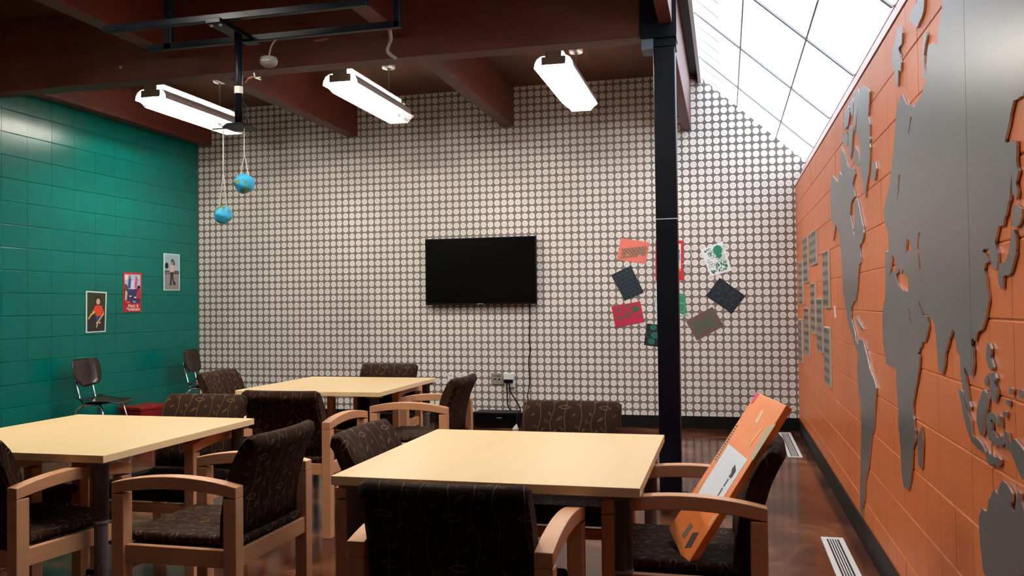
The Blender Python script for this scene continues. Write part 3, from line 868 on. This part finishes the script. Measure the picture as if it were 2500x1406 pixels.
p2, at2 = sheet('photo_poster', lw([(300, 665), (345, 666), (344, 761), (300, 762)]), NG, (176, 16, 36), [
    (inset(0.07, 0.22, 0.93, 0.95), (168, 186, 205)),
    (inset(0.07, 0.22, 0.93, 0.58), (44, 48, 92)),
    ([(0.35, 0.58), (0.62, 0.58), (0.62, 0.80), (0.40, 0.80)], (196, 205, 222)),
    ([(0.07, 0.80), (0.24, 0.82), (0.24, 0.95), (0.07, 0.95)], (205, 215, 205)),
    ([(0.24, 0.60), (0.38, 0.60), (0.42, 0.84), (0.36, 0.88), (0.28, 0.86)], (44, 66, 130)),
    ([(0.62, 0.60), (0.74, 0.60), (0.74, 0.70), (0.78, 0.84), (0.66, 0.86), (0.60, 0.72)], (196, 72, 120)),
    ([ell(0.33, 0.90, 0.06, 0.035, 10), ell(0.69, 0.885, 0.055, 0.03, 10)], (150, 104, 88)),
    ([(0.07, 0.36), (0.22, 0.34), (0.28, 0.48), (0.20, 0.68), (0.07, 0.72)], (78, 56, 50)),
    ([(0.07, 0.30), (0.16, 0.30), (0.20, 0.50), (0.10, 0.56)], (190, 190, 165)),
    ([(0.66, 0.34), (0.92, 0.32), (0.93, 0.58), (0.80, 0.60), (0.68, 0.48)], (146, 34, 54)),
    ([ell(0.82, 0.63, 0.08, 0.045, 10)], (22, 14, 20)),
    ([ell(0.36, 0.40, 0.06, 0.02, 8), ell(0.62, 0.37, 0.07, 0.02, 8)], (226, 226, 230)),
    (inset(0.07, 0.22, 0.35, 0.28), (196, 44, 40)),
    ([ell(0.56, 0.255, 0.11, 0.025, 10)], (130, 150, 150)),
], label='red poster reading Music & Movement between the two white-bordered photos', cat='poster')
def text_on(body, at, s0, t0, size, sx, parent, mat, nrm):
    cu = bpy.data.curves.new('lettering', 'FONT'); cu.body = body; cu.align_x = 'CENTER'; cu.align_y = 'CENTER'; cu.size = 1.0
    cu.offset = 0.012
    tmp = bpy.data.objects.new('lettering_tmp', cu); COL.objects.link(tmp)
    dg = bpy.context.evaluated_depsgraph_get(); dg.update()
    me = bpy.data.meshes.new_from_object(tmp.evaluated_get(dg)); me.name = 'lettering'
    bpy.data.objects.remove(tmp); bpy.data.curves.remove(cu)
    o = at(0, 0); ux = (at(1, 0)-o).normalized(); vy = (at(0, 1)-o).normalized(); c = at(s0, t0)+Vector(nrm)*0.0145
    for v in me.vertices:
        x, y = v.co.x*size*sx, v.co.y*size
        v.co = c+ux*x+vy*y
    me.materials.clear(); me.materials.append(mat)
    return link('lettering', me, parent)
text_on('Music &', at2, 0.5, 0.155, 0.052, 1.0, p2, paint((240, 225, 225)), NG)
text_on('Movement', at2, 0.5, 0.07, 0.052, 0.95, p2, paint((240, 225, 225)), NG)
sheet('photo_poster', lw([(399, 618), (438, 621), (438, 709), (399, 709)]), NG, (205, 232, 238), [
    (inset(0.05, 0.02, 0.95, 0.98), (150, 178, 186)),
    (inset(0.05, 0.02, 0.95, 0.50), (132, 128, 128)),
    (inset(0.05, 0.44, 0.95, 0.54), (66, 60, 62)),
    (inset(0.10, 0.46, 0.50, 0.50), (120, 110, 104)),
    (ell(0.17, 0.67, 0.11, 0.085), (8, 8, 10)),
    ([(0.40, 0.52), (0.60, 0.52), (0.58, 0.34), (0.66, 0.18), (0.58, 0.16), (0.50, 0.36), (0.44, 0.14), (0.36, 0.14), (0.40, 0.36)], (44, 34, 36)),
    ([(0.34, 0.50), (0.62, 0.50), (0.66, 0.66), (0.56, 0.74), (0.40, 0.72)], (206, 170, 172)),
    (ell(0.56, 0.77, 0.13, 0.07, 14, -0.5), (50, 36, 40)),
    (ell(0.53, 0.745, 0.08, 0.055), (150, 116, 112)),
    ([(0.34, 0.14), (0.46, 0.14), (0.46, 0.22), (0.36, 0.22)], (40, 34, 36)), ([(0.58, 0.16), (0.70, 0.16), (0.68, 0.24), (0.58, 0.24)], (40, 34, 36)),
], label='pale photo of a child on roller skates, nearest the dotted wall', cat='poster')

# ------------------------------------------------------------------ papers on the dotted wall
def wp5(pts): return [on_y(1400+x/2.703, 540+y/2.703, YB-0.001) for x, y in pts]
NB = (0, -1, 0)
R2 = random.Random(3)
def hexes(cx0, cx1, cy0, cy1, nx, ny, w, skew=0.0, drop=0.0):
    out = []
    dx, dy = (cx1-cx0)/nx, (cy1-cy0)/ny
    for i in range(nx+1):
        for j in range(ny+1):
            if R2.random() < drop: continue
            x = cx0+dx*i+(dx/2 if j % 2 else 0); y = cy0+dy*j+skew*(x-0.5)
            out += ringstrip(x, y, dx*0.56, dy*0.64, w, 6, PI/6)
    return out
def blobs(n, x0, x1, y0, y1, r0, r1):
    return [ell(R2.uniform(x0, x1), R2.uniform(y0, y1), R2.uniform(r0, r1), R2.uniform(r0, r1), 7, R2.uniform(0, 3)) for _ in range(n)]
GR = (40, 118, 78)
sheet('art_paper', wp5([(312, 112), (503, 140), (478, 280), (285, 255)]), NB, (232, 120, 108), [(hexes(0.16, 0.86, 0.25, 0.62, 6, 4, 0.42, 0.35, 0.06), (44, 96, 66))], 0.002, label='salmon pink paper printed with a band of green hexagons', cat='artwork', group='printed papers on the dotted wall')
sheet('art_paper', wp5([(248, 355), (378, 293), (465, 470), (338, 525)]), NB, (9, 15, 30), [(hexes(0.06, 0.92, 0.06, 0.94, 4, 7, 0.14), (40, 66, 78))], 0.002, label='navy paper with a fine honeycomb print, tilted beside the column', cat='artwork', group='printed papers on the dotted wall')
sheet('art_paper', wp5([(250, 562), (440, 528), (468, 665), (278, 703)]), NB, (178, 32, 66), [(ringstrip(0.22, 0.78, 0.09, 0.14, 0.4) + ringstrip(0.50, 0.86, 0.08, 0.12, 0.4) + ringstrip(0.22, 0.40, 0.10, 0.14, 0.45, 4) + ringstrip(0.50, 0.48, 0.11, 0.15, 0.5) + ringstrip(0.88, 0.30, 0.07, 0.10, 0.3) + [ell(0.79, 0.68, 0.13, 0.18, 6)], (60, 98, 70)), ], 0.002, label='crimson paper printed with scattered green flower shapes', cat='artwork', group='printed papers on the dotted wall')
sheet('art_paper', wp5([(485, 675), (665, 690), (640, 842), (465, 815)]), NB, (6, 9, 20), [([ell(0.25, 0.85, 0.14, 0.15, 6), ell(0.36, 0.5, 0.16, 0.17, 6), ell(0.26, 0.2, 0.15, 0.15, 6), ell(0.7, 0.6, 0.15, 0.16, 6)], (18, 92, 78)), (ringstrip(0.25, 0.85, 0.1, 0.1, 0.3) + ringstrip(0.36, 0.5, 0.11, 0.12, 0.3) + ringstrip(0.12, 0.5, 0.1, 0.16, 0.12), (30, 120, 100))], 0.002, label='black paper with large green hexagons, partly behind the column', cat='artwork', group='printed papers on the dotted wall')
sheet('art_paper', wp5([(530, 505), (640, 490), (655, 600), (545, 600)]), NB, (214, 214, 220), [(hexes(0.05, 0.9, 0.1, 0.9, 4, 4, 0.2, 0, 0.3), (150, 170, 165))], 0.002, label='white paper mostly hidden behind the column', cat='artwork', group='printed papers on the dotted wall')
sheet('art_paper', wp5([(612, 480), (735, 478), (752, 622), (625, 632)]), NB, (52, 138, 98), [(ringstrip(0.75, 0.75, 0.3, 0.2, 0.12, 14) + ringstrip(0.7, 0.4, 0.28, 0.22, 0.12, 14), (120, 180, 150)), (blobs(14, 0.1, 0.98, 0.02, 0.12, 0.03, 0.06), (205, 220, 215))], 0.003, label='green paper with pale loops just beside the column', cat='artwork', group='printed papers on the dotted wall')
sheet('art_paper', wp5([(838, 190), (985, 130), (1045, 325), (905, 365)]), NB, (238, 240, 242), [(hexes(0.15, 0.85, 0.35, 0.8, 5, 5, 0.25, 0, 0.35), (60, 120, 100)), ([ell(0.68, 0.78, 0.2, 0.17, 9), ell(0.66, 0.60, 0.14, 0.1, 8)], (26, 134, 96)), (blobs(34, 0.1, 0.9, 0.08, 0.35, 0.015, 0.05) + blobs(10, 0.12, 0.4, 0.7, 0.95, 0.015, 0.04), (28, 112, 84))], 0.002, label='white paper splashed with green prints', cat='artwork', group='printed papers on the dotted wall')
sheet('art_paper', wp5([(965, 373), (1135, 492), (1045, 610), (873, 492)]), NB, (8, 14, 28), [(ringstrip(0.5, 0.5, 0.12, 0.2, 0.12, 14) + sum([ringstrip(0.5+0.34*math.cos(k*PI/4), 0.5+0.34*math.sin(k*PI/4), 0.13, 0.17, 0.12, 12) for k in range(8)], []), (42, 64, 70))], 0.002, label='navy paper with rings printed around a centre', cat='artwork', group='printed papers on the dotted wall')
sheet('art_paper', wp5([(742, 660), (918, 565), (993, 690), (815, 787)]), NB, (104, 78, 72), [(ringstrip(0.86, 0.72, 0.1, 0.16, 0.35, 8) + ringstrip(0.18, 0.72, 0.09, 0.14, 0.45, 8), (70, 100, 70)), (blobs(20, 0.12, 0.8, 0.18, 0.75, 0.04, 0.10), (66, 98, 66))], 0.002, label='brown paper printed with green flower shapes', cat='artwork', group='printed papers on the dotted wall')
sheet('photo_poster', wp5([(541, 130), (724, 127), (724, 391), (541, 394)]), NB, (204, 22, 34), [(inset(0.08, 0.30, 0.92, 0.92), (226, 226, 224)), (inset(0.08, 0.24, 0.92, 0.29), (226, 150, 40)), ([(0.60, 0.62), (0.88, 0.60), (0.90, 0.40), (0.62, 0.40)], (226, 196, 190)), ([(0.70, 0.52), (0.90, 0.52), (0.90, 0.66), (0.74, 0.68)], (120, 156, 190)), (ell(0.80, 0.73, 0.08, 0.06), (50, 40, 60))], 0.002, label='red poster with a white picture panel, half hidden by the column', cat='poster')
so = empty('string_ornament', on_y(1680, 610, YB-0.012), label='small white string ornament hanging beside the half-hidden red poster', cat='ornament')
for k, px in enumerate(([(1686, 603), (1692, 600), (1697, 605), (1692, 610), (1686, 606), (1690, 625), (1686, 640), (1680, 646)], [(1664, 645), (1676, 644), (1686, 648), (1682, 660), (1675, 655), (1676, 640)], [(1674, 650), (1670, 660), (1676, 664), (1680, 652)])):
    q = [p-Vector(so.location) for p in smooth_path([on_y(u, v, YB-0.012) for u, v in px])]
    part(lambda m: m.tube(q, 0.003, 5), 'string', M_WHITE, so)

# ------------------------------------------------------------------ picture strips on the orange wall
def wr3(x, y): return on_x(1940+x/3.348, 540+y/3.348, XR-0.0005)
def mk_strip():
    N = NT('strip_print')
    sep = N.new('ShaderNodeSeparateXYZ'); N.l.new(N.geo(), sep.inputs[0])
    h = N.noise(16, 4, N.geo(), 0.6)
    ph = N.math('ADD', N.math('MULTIPLY', sep.outputs[2], 2*PI/0.068), N.math('MULTIPLY', h, 1.6))
    b = N.math('ADD', N.math('MULTIPLY', N.math('SINE', ph), 0.5), 0.5)
    c = N.ramp(b, [(0.20, (0.22, 0.215, 0.18)), (0.55, (0.12, 0.115, 0.10)), (0.80, (0.012, 0.012, 0.011))])
    g = N.ramp(h, [(0.55, (0, 0, 0)), (0.75, (1, 1, 1))])
    N.color(N.mix(g, c, (0.42, 0.42, 0.40)))
    N.b.inputs['Roughness'].default_value = 0.35
    return N.m
M_STRIP = mk_strip()
strips = [((85, 118), (138, 122), (505, 497), 'second from the dotted wall in its upper row'), ((140, 188), (90, 68), (362, 352), 'topmost of the group'), ((50, 75), (330, 322), (682, 676), 'closest to the dotted wall in its upper row'),
          ((250, 292), (246, 236), (712, 706), 'nearest the grey map in its upper row'), ((150, 180), (505, 500), (912, 918), 'in the middle of the group'), ((200, 240), (632, 628), (1062, 1072), 'just below the middle of the group'),
          ((95, 130), (710, 706), (1085, 1094), 'second from the dotted wall in its lower row'), ((47, 72), (802, 798), (1140, 1150), 'closest to the dotted wall in its lower row'), ((262, 305), (862, 868), (1330, 1348), 'lowest of the group')]
for (x0, x1), (ya, yb), (yc, yd), lab in strips:
    cs = [wr3(x0, ya), wr3(x1, yb), wr3(x1, yd), wr3(x0, yc)]
    y0 = (cs[0].y+cs[3].y)/2; y1 = (cs[1].y+cs[2].y)/2; zt = (cs[0].z+cs[1].z)/2; zb = (cs[2].z+cs[3].z)/2
    e = empty('mounted_picture', (XR-0.0005, (y0+y1)/2, zb), label='narrow grey mounted picture, '+lab, cat='picture', group='mounted pictures on the orange wall')
    hw, hh = abs(y0-y1)/2, zt-zb
    box_part('backing', (-0.016, 0, -hw, hw, 0, hh), plain('picture_edge', (0.60, 0.55, 0.46), 0.5), e, bevel=0.001)
    box_part('print', (-0.0175, -0.0155, -hw+0.007, hw-0.007, 0.007, hh-0.007), M_STRIP, e)
cs = [wr3(322, 692), wr3(334, 692), wr3(342, 790), wr3(330, 790)]
sheet('paper_strip', cs, (-1, 0, 0), (236, 206, 196), [], 0.004, label='tiny pale paper strip stuck beside the mounted pictures', cat='paper')

# ------------------------------------------------------------------ world map plates on the orange wall
wm = empty('world_map', (XR, 4.2, 1.3), label='large grey metal world map mounted on the orange wall', cat='wall map')
CY0 = {1: 420, 2: 735, 3: 1050, 4: 0, 5: 210}
MX = XR-0.0085
def mpx(c, pts): return [on_x(1940+x/4.464, CY0[c]+y/4.464, MX) for x, y in pts]
def jag(pts, amp=0.0055, step=0.016):
    """add small coast irregularities"""
    out = []
    for i, a in enumerate(pts):
        b = pts[(i+1) % len(pts)]
        n = max(1, int((b-a).length/step))
        if abs(a.y-b.y) < 1e-4 or abs(a.z-b.z) < 1e-4: n = 1      # straight cut edges stay straight
        for k in range(n):
            p = a.lerp(b, k/n)
            if k: p = p+Vector((0, R2.uniform(-amp, amp), R2.uniform(-amp, amp)))
            out.append(p)
    return out
def plate_mesh(name, loops, jagged=True, depth=0.007):
    """loops[0] outline, others holes; points are world positions on the plane x = MX"""
    cu = bpy.data.curves.new(name, 'CURVE'); cu.dimensions = '2D'; cu.fill_mode = 'BOTH'; cu.extrude = depth/2
    for lp in loops:
        lp = jag(lp) if jagged else lp
        sp = cu.splines.new('POLY'); sp.points.add(len(lp)-1); sp.use_cyclic_u = True
        for q, p in zip(sp.points, lp): q.co = (p.y, p.z, 0, 1)
    tmp = bpy.data.objects.new('plate_tmp', cu); COL.objects.link(tmp)
    dg = bpy.context.evaluated_depsgraph_get(); dg.update()
    me = bpy.data.meshes.new_from_object(tmp.evaluated_get(dg)); me.name = name
    bpy.data.objects.remove(tmp); bpy.data.curves.remove(cu)
    me.materials.clear(); me.materials.append(M_MAP); me.materials.append(M_MAPEDGE)
    L = Vector(wm.location)
    for v in me.vertices:
        y, z, d = v.co
        v.co = Vector((MX+depth/2+d, y, z))-L
    bm = bmesh.new(); bm.from_mesh(me); bmesh.ops.remove_doubles(bm, verts=bm.verts, dist=1e-5); bmesh.ops.recalc_face_normals(bm, faces=bm.faces); bm.to_mesh(me); bm.free()
    for p in me.polygons:
        p.material_index = 0 if abs(p.normal.x) > 0.7 else 1; p.use_smooth = False
    return link(name, me, wm)

americas = (mpx(5, [(415, 985), (470, 1050), (490, 935), (515, 980), (500, 760), (505, 660), (530, 720), (560, 790), (575, 870), (610, 890), (650, 900), (655, 960), (640, 1010), (628, 1075), (650, 1140), (655, 1200)])
    + mpx(1, [(630, 290), (610, 340), (603, 460), (625, 570), (650, 740), (655, 480), (650, 330), (665, 285), (685, 300), (705, 400), (725, 520), (745, 590), (752, 660), (735, 770), (708, 800), (718, 930), (720, 985), (698, 1000), (690, 1100), (680, 1250), (665, 1390)])
    + mpx(2, [(640, 10), (612, 60), (614, 180), (630, 250), (650, 320), (665, 430), (690, 470), (705, 400), (725, 420), (745, 430), (765, 520), (790, 600), (808, 690), (815, 740), (850, 820), (875, 900), (888, 950), (880, 1060), (870, 1200), (862, 1390)])
    + mpx(3, [(845, 10), (825, 150), (800, 400), (765, 560), (760, 720), (740, 850), (745, 925), (735, 925), (718, 880), (712, 700), (715, 500), (720, 300)])
    + mpx(2, [(725, 1406), (722, 1250), (715, 1100), (690, 900), (680, 700), (690, 560), (660, 500), (630, 370), (595, 280), (570, 180), (550, 20)])
    + mpx(1, [(545, 1400), (530, 1300), (520, 1150), (515, 950), (495, 790), (490, 680), (462, 620), (450, 570), (418, 750), (438, 560), (400, 530), (393, 450), (388, 300), (395, 60)]))
plate_mesh('americas_plate', [americas])
plate_mesh('greenland_plate', [mpx(5, [(745, 0), (790, 20), (815, 60), (810, 180), (800, 330), (818, 420), (818, 700), (812, 880), (795, 1000), (775, 1130), (772, 1220), (755, 1150), (735, 1030), (722, 930), (700, 860), (715, 780), (718, 640), (690, 560), (668, 510), (680, 330), (700, 130), (720, 20)])])
for pts in ([(640, 80), (690, 30), (705, 100), (690, 220), (665, 420), (650, 510), (640, 360), (645, 200)], [(590, 190), (625, 130), (640, 180), (632, 330), (612, 300)], [(545, 270), (580, 210), (600, 280), (580, 420), (545, 480), (530, 380)],
            [(600, 430), (640, 460), (630, 560), (620, 700), (600, 800), (585, 640), (590, 500)], [(525, 540), (560, 500), (585, 560), (575, 650), (540, 640), (520, 600)], [(650, 650), (690, 720), (705, 830), (690, 870), (660, 860), (645, 760)],
            [(840, 850), (880, 830), (890, 900), (880, 990), (865, 1035), (840, 1000)]):
    plate_mesh('island_plate', [mpx(5, pts)])
for pts in ([(1340, 0), (1410, 0), (1405, 100), (1390, 170), (1360, 230), (1330, 300), (1300, 270), (1270, 240), (1245, 200), (1270, 110), (1310, 70)],
            [(1125, 290), (1165, 300), (1170, 360), (1165, 480), (1130, 530), (1150, 590), (1160, 680), (1155, 790), (1130, 760), (1125, 950), (1100, 900), (1090, 780), (1065, 720), (1065, 560), (1100, 440)],
            [(1415, 350), (1440, 380), (1420, 480), (1405, 600), (1410, 700), (1420, 800), (1430, 850), (1405, 865), (1390, 780), (1385, 650), (1395, 500)]):
    plate_mesh('island_plate', [mpx(4, pts)])
# eurasia and africa: two sheets that meet in a vertical seam
SEAM = 2368
topL = on_x(1940+1612/4.464, -20, MX); ZTOP = 2.40
eaW = (mpx(4, [(1605, 80), (1580, 260), (1558, 350), (1560, 485), (1535, 490), (1500, 470), (1470, 480), (1450, 520), (1440, 620), (1438, 780), (1425, 870), (1440, 920), (1400, 930), (1395, 1000), (1335, 1110), (1300, 1170), (1250, 1150), (1210, 1130), (1190, 1080), (1165, 1025), (1125, 1110), (1105, 1250)])
    + mpx(5, [(1098, 440), (1085, 600), (1065, 800), (1050, 950), (1042, 1040)])
    + mpx(1, [(1045, 110), (1020, 200), (985, 320), (970, 440), (985, 560), (1010, 640), (1022, 720), (1025, 860), (990, 870), (985, 1000), (990, 1180), (985, 1390)])
    + mpx(2, [(970, 20), (955, 150), (960, 420), (985, 600), (1000, 690), (1070, 710), (1105, 740), (1105, 900), (1120, 1050), (1130, 1160), (1130, 1390)])
    + mpx(3, [(1135, 0), (1150, 150), (1160, 350), (1170, 500), (1190, 620), (1215, 635), (1240, 630), (1255, 560), (1270, 450), (1280, 330), (1285, 200), (1310, 130), (1315, 0)])
    + mpx(2, [(1305, 1390), (1290, 1250), (1285, 1130), (1310, 980), (1335, 850), (1355, 720), (1365, 600), (1335, 580), (1350, 560), (1385, 460), (1420, 440), (1440, 370), (1460, 270), (1450, 200), (1385, 150), (1350, 0), (1375, 60), (1420, 160), (1490, 170), (1520, 250), (1540, 380), (1550, 520), (1560, 640), (1580, 770), (1605, 800), (1625, 720), (1640, 560), (1680, 420), (1720, 300), (1740, 330), (1760, 480), (1770, 560), (1800, 600), (1805, 700), (1815, 850), (1840, 1000), (1880, 1130), (1905, 1200), (1915, 1150), (1890, 1020), (1870, 900), (1845, 720), (1880, 780), (1900, 810)]))
def ypx(u): return on_x(u, 700, MX).y
ys = ypx(SEAM)+0.0015
eaW = eaW + [Vector((MX, ys, on_x(SEAM, 735+800/4.464, MX).z)), Vector((MX, ys, ZTOP)), Vector((MX, on_x(2301, 0, MX).y, ZTOP))]
holes = [mpx(1, [(1068, 900), (1085, 930), (1108, 1020), (1095, 1080), (1050, 1100), (1035, 1130), (1050, 1000)]),
         mpx(1, [(1100, 1110), (1130, 1080), (1140, 1040), (1150, 1110), (1180, 1040), (1190, 1120), (1240, 1150), (1235, 1300), (1190, 1290), (1140, 1260), (1115, 1200)]),
         mpx(1, [(1220, 725), (1255, 770), (1275, 870), (1230, 860), (1210, 890)]),
         mpx(1, [(1350, 650), (1372, 655), (1358, 720), (1352, 800), (1365, 900), (1372, 1060), (1355, 1070), (1345, 900), (1335, 780)]),
         mpx(1, [(1130, 40), (1150, 20), (1140, 150), (1125, 310), (1110, 315), (1125, 180)]),
         mpx(5, [(1262, 330), (1280, 340), (1262, 430), (1245, 520), (1235, 510), (1252, 420)]),
         mpx(2, [(1240, 70), (1250, 90), (1270, 260), (1300, 480), (1292, 490), (1260, 270)])]
plate_mesh('eurasia_africa_plate', [eaW]+holes)
eaE = ([Vector((MX, ypx(SEAM)-0.0015, ZTOP)), Vector((MX, ypx(SEAM)-0.0015, on_x(SEAM, 735+790/4.464, MX).z))]
    + mpx(2, [(1935, 770), (1950, 680), (1945, 540), (1920, 440), (1940, 400), (1960, 440), (1975, 380), (1990, 340), (2040, 310), (2060, 240), (2085, 170), (2100, 60)])
    + mpx(1, [(2115, 1390), (2110, 1340), (2095, 1250), (2085, 1150), (2065, 1060), (2075, 1000), (2115, 960), (2090, 890), (2045, 865), (2060, 835), (2110, 830), (2130, 900), (2140, 1000), (2160, 1060), (2190, 1075), (2205, 1030), (2210, 880), (2190, 810), (2180, 760), (2205, 650), (2220, 580), (2245, 590), (2270, 580), (2300, 470), (2320, 350), (2345, 230)])
    + mpx(5, [(2352, 1080), (2365, 900), (2378, 1180), (2415, 1240), (2430, 1150), (2410, 1050), (2440, 920), (2420, 880), (2410, 600), (2360, 590), (2310, 620), (2290, 600), (2310, 500), (2340, 380), (2365, 240), (2385, 160), (2430, 140), (2490, 110), (2500, 50), (2560, 20), (2640, 60), (2700, -100)])
    + [Vector((MX, 1.75, 2.05)), Vector((MX, 1.70, 2.25)), Vector((MX, 1.95, ZTOP))])
# keep the order of the first two points along the seam
plate_mesh('east_asia_plate', [eaE])
for c, pts in ((1, [(2400, 345), (2440, 380), (2480, 400), (2475, 470), (2450, 560), (2420, 600), (2395, 610), (2365, 580), (2370, 480), (2375, 400)]),
               (1, [(2385, 625), (2405, 680), (2415, 760), (2405, 850), (2415, 870), (2390, 960), (2370, 1040), (2320, 1130), (2290, 1120), (2270, 1150), (2265, 1270), (2245, 1275), (2220, 1200), (2215, 1120), (2230, 1000), (2300, 960), (2330, 880), (2345, 780), (2365, 660)]),
               (3, [(1385, -40), (1395, 90), (1390, 250), (1385, 400), (1370, 425), (1345, 380), (1342, 250), (1345, 100), (1365, 20)]),
               (2, [(2095, 465), (2120, 460), (2140, 520), (2130, 600), (2150, 660), (2165, 720), (2140, 760), (2110, 720), (2085, 640), (2085, 540)]),
               (2, [(2105, 780), (2140, 790), (2160, 860), (2200, 960), (2205, 1010), (2180, 1090), (2140, 1060), (2125, 960), (2130, 880)]),
               (2, [(2070, 840), (2095, 810), (2105, 860), (2090, 930), (2068, 900)]), (2, [(2150, 800), (2180, 790), (2195, 840), (2185, 880), (2160, 850)]),
               (2, [(2060, 960), (2085, 1000), (2105, 1060), (2090, 1180), (2070, 1250), (2060, 1400), (2050, 1460), (2020, 1460), (1985, 1330), (1985, 1200), (2000, 1110), (2030, 1030)]),
               (2, [(2090, 1230), (2130, 1205), (2180, 1230), (2200, 1280), (2190, 1330), (2150, 1290), (2130, 1300), (2150, 1350), (2145, 1406), (2180, 1436), (2200, 1496), (2260, 1466), (2275, 1540), (2230, 1586), (2160, 1566), (2110, 1506), (2085, 1320)]),
               (2, [(2215, 1250), (2245, 1260), (2250, 1360), (2230, 1375), (2215, 1310)]),
               (2, ell(2355, 980, 20, 38, 9)), (2, ell(2467, 1015, 30, 50, 9)), (2, ell(2317, 1108, 20, 36, 9)), (2, ell(2285, 1228, 20, 32, 9)),
               (2, [(660, 165), (690, 210), (725, 270), (748, 305), (715, 300), (685, 250)]),
               (3, [(2280, 5), (2320, 30), (2345, 150), (2390, 90), (2430, 140), (2500, 230), (2560, 330), (2600, 420), (2560, 560), (2480, 540), (2440, 450), (2400, 350), (2370, 280), (2300, 190), (2285, 90)])):
    plate_mesh('island_plate', [mpx(c, pts)])
plate_mesh('island_plate', [mpx(2, [(1785, 960), (1800, 1050), (1830, 1200), (1860, 1330), (1880, 1400)]) + mpx(3, [(1890, 20), (1930, 130), (1990, 200), (2080, 260), (2110, 370), (2130, 390), (2150, 360), (2200, 390), (2235, 380), (2240, 320), (2210, 290), (2180, 300), (2150, 260), (2070, 220), (2040, 160), (1990, 100), (1930, 50)]) + mpx(2, [(1925, 1400), (1915, 1300), (1885, 1230), (1850, 1080), (1825, 980)])])
plate_mesh('australia_plate', [mpx(3, [(2260, 545), (2300, 580), (2340, 640), (2365, 690), (2360, 780), (2345, 820), (2370, 880), (2395, 910), (2410, 830), (2430, 660), (2455, 690), (2465, 780), (2490, 860), (2520, 960), (2620, 1100), (2640, 1300), (2600, 1500), (2400, 1650), (2150, 1650), (2060, 1560), (2040, 1406), (2020, 1250), (2010, 1050), (2010, 920), (2040, 850), (2100, 880), (2110, 760), (2150, 680), (2180, 650), (2210, 710), (2220, 640)])])
# ------------------------------------------------------------------ floor registers
def register(y0, y1, label):
    e = empty('floor_register', (0.548, (y0+y1)/2, 0), label=label, cat='floor vent', group='floor vents along the orange wall')
    h = (y1-y0)/2
    box_part('pan', (-0.05, 0.05, -h+0.012, h-0.012, 0.0005, 0.002), M_RUBBER, e)
    for x0, x1 in ((-0.058, -0.032), (0.032, 0.058)):
        box_part('frame_side', (x0, x1, -h, h, 0.0005, 0.006), M_WHITE, e)
    for a, b in ((-h, -h+0.035), (h-0.035, h)):
        box_part('frame_end', (-0.032, 0.032, a, b, 0.0005, 0.006), M_WHITE, e)
    for k in range(4):
        x = -0.032+0.064*(k+1)/5
        box_part('bar', (x-0.003, x+0.003, -h+0.035, h-0.035, 0.0005, 0.005), M_WHITE, e)
register(7.53, 8.93, 'white slotted floor vent nearest the dotted wall')
register(3.62, 5.02, 'white slotted floor vent farther from the dotted wall')

# ------------------------------------------------------------------ orange board leaning in the armchair
def bpx(x, y): return (1480+x/2.954, 930+y/2.954)
_a = on_y(*bpx(572, 1345), 2.885); _b = on_y(*bpx(1300, 175), 2.955); _c = on_y(*bpx(452, 1062), 3.12)
bn = (_b-_a).cross(_c-_a).normalized()
if bn.x < 0: bn = -bn
bp = _a
def bq(x, y): return on_plane(*bpx(x, y), bp, bn)
bc = [bq(*p) for p in ((1085, 80), (1300, 175), (572, 1345), (452, 1062))]
bd = empty('painted_board', (bc[2]+bc[3])/2, label='long orange painted board with pasted labels leaning on an armchair', cat='board')
bo = Vector(bd.location)
mb = MB()
mb.loft([[p-bo for p in bc], [p-bo+bn*0.026 for p in bc]])
M_BOARD = plain('orange_board_paint', (0.90, 0.24, 0.06), 0.35, var=0.15, vs=14)
mb.build('board', M_BOARD, bd, bevel=0.002)
def bsticker(name, px, rgb, off=0.0008):
    mb = MB(); q = [bq(*p)-bo for p in px]
    mb.loft([[p+bn*0.0004 for p in q], [p-bn*off for p in q]])
    return mb.build(name, paint(rgb), bd)
sheet1 = bsticker('white_sheet', [(885, 455), (1020, 568), (825, 868), (762, 862), (648, 832)], (232, 236, 244))
bsticker('figure_print', [(932, 605), (936, 650), (912, 690), (898, 705), (886, 690), (905, 665), (908, 640)], (44, 28, 40), 0.002)
for a, b in (((880, 705), (845, 760)), ((838, 770), (785, 858))):
    bsticker('ink_line', [(a[0], a[1]), (a[0]+6, a[1]+4), (b[0]+6, b[1]+4), (b[0], b[1])], (90, 84, 96), 0.0018)
bsticker('pasted_label', [(1160, 330), (1225, 310), (1060, 572), (1035, 560)], (186, 176, 146))
bsticker('pasted_label', [(1120, 212), (1138, 215), (1092, 305), (1072, 300)], (240, 196, 150))
bsticker('pasted_label', [(1120, 335), (1130, 345), (1035, 470), (1026, 462)], (242, 176, 120))
bsticker('text_strip', [(940, 312), (957, 312), (795, 585), (778, 580)], (214, 168, 120))
for k in range(14):
    t = (k+0.5)/14; x, y = 948+(787-948)*t, 318+(576-318)*t
    bsticker('ink_mark', [(x-5, y-6), (x+5, y-4), (x+2, y+6), (x-8, y+4)], (96, 52, 40), 0.0018)
bsticker('text_strip', [(700, 712), (708, 716), (630, 850), (618, 846)], (212, 170, 110))
bsticker('pasted_label', [(612, 1020), (625, 1050), (560, 1140), (546, 1110)], (120, 108, 92))
bsticker('pasted_label', [(625, 1095), (668, 1092), (612, 1200), (565, 1205)], (70, 62, 52))
bsticker('pasted_label', [(780, 965), (800, 968), (752, 1045), (738, 1040)], (206, 160, 110))
bsticker('pink_stain', [(1080, 84), (1105, 92), (1058, 160), (1042, 168)], (220, 50, 110))
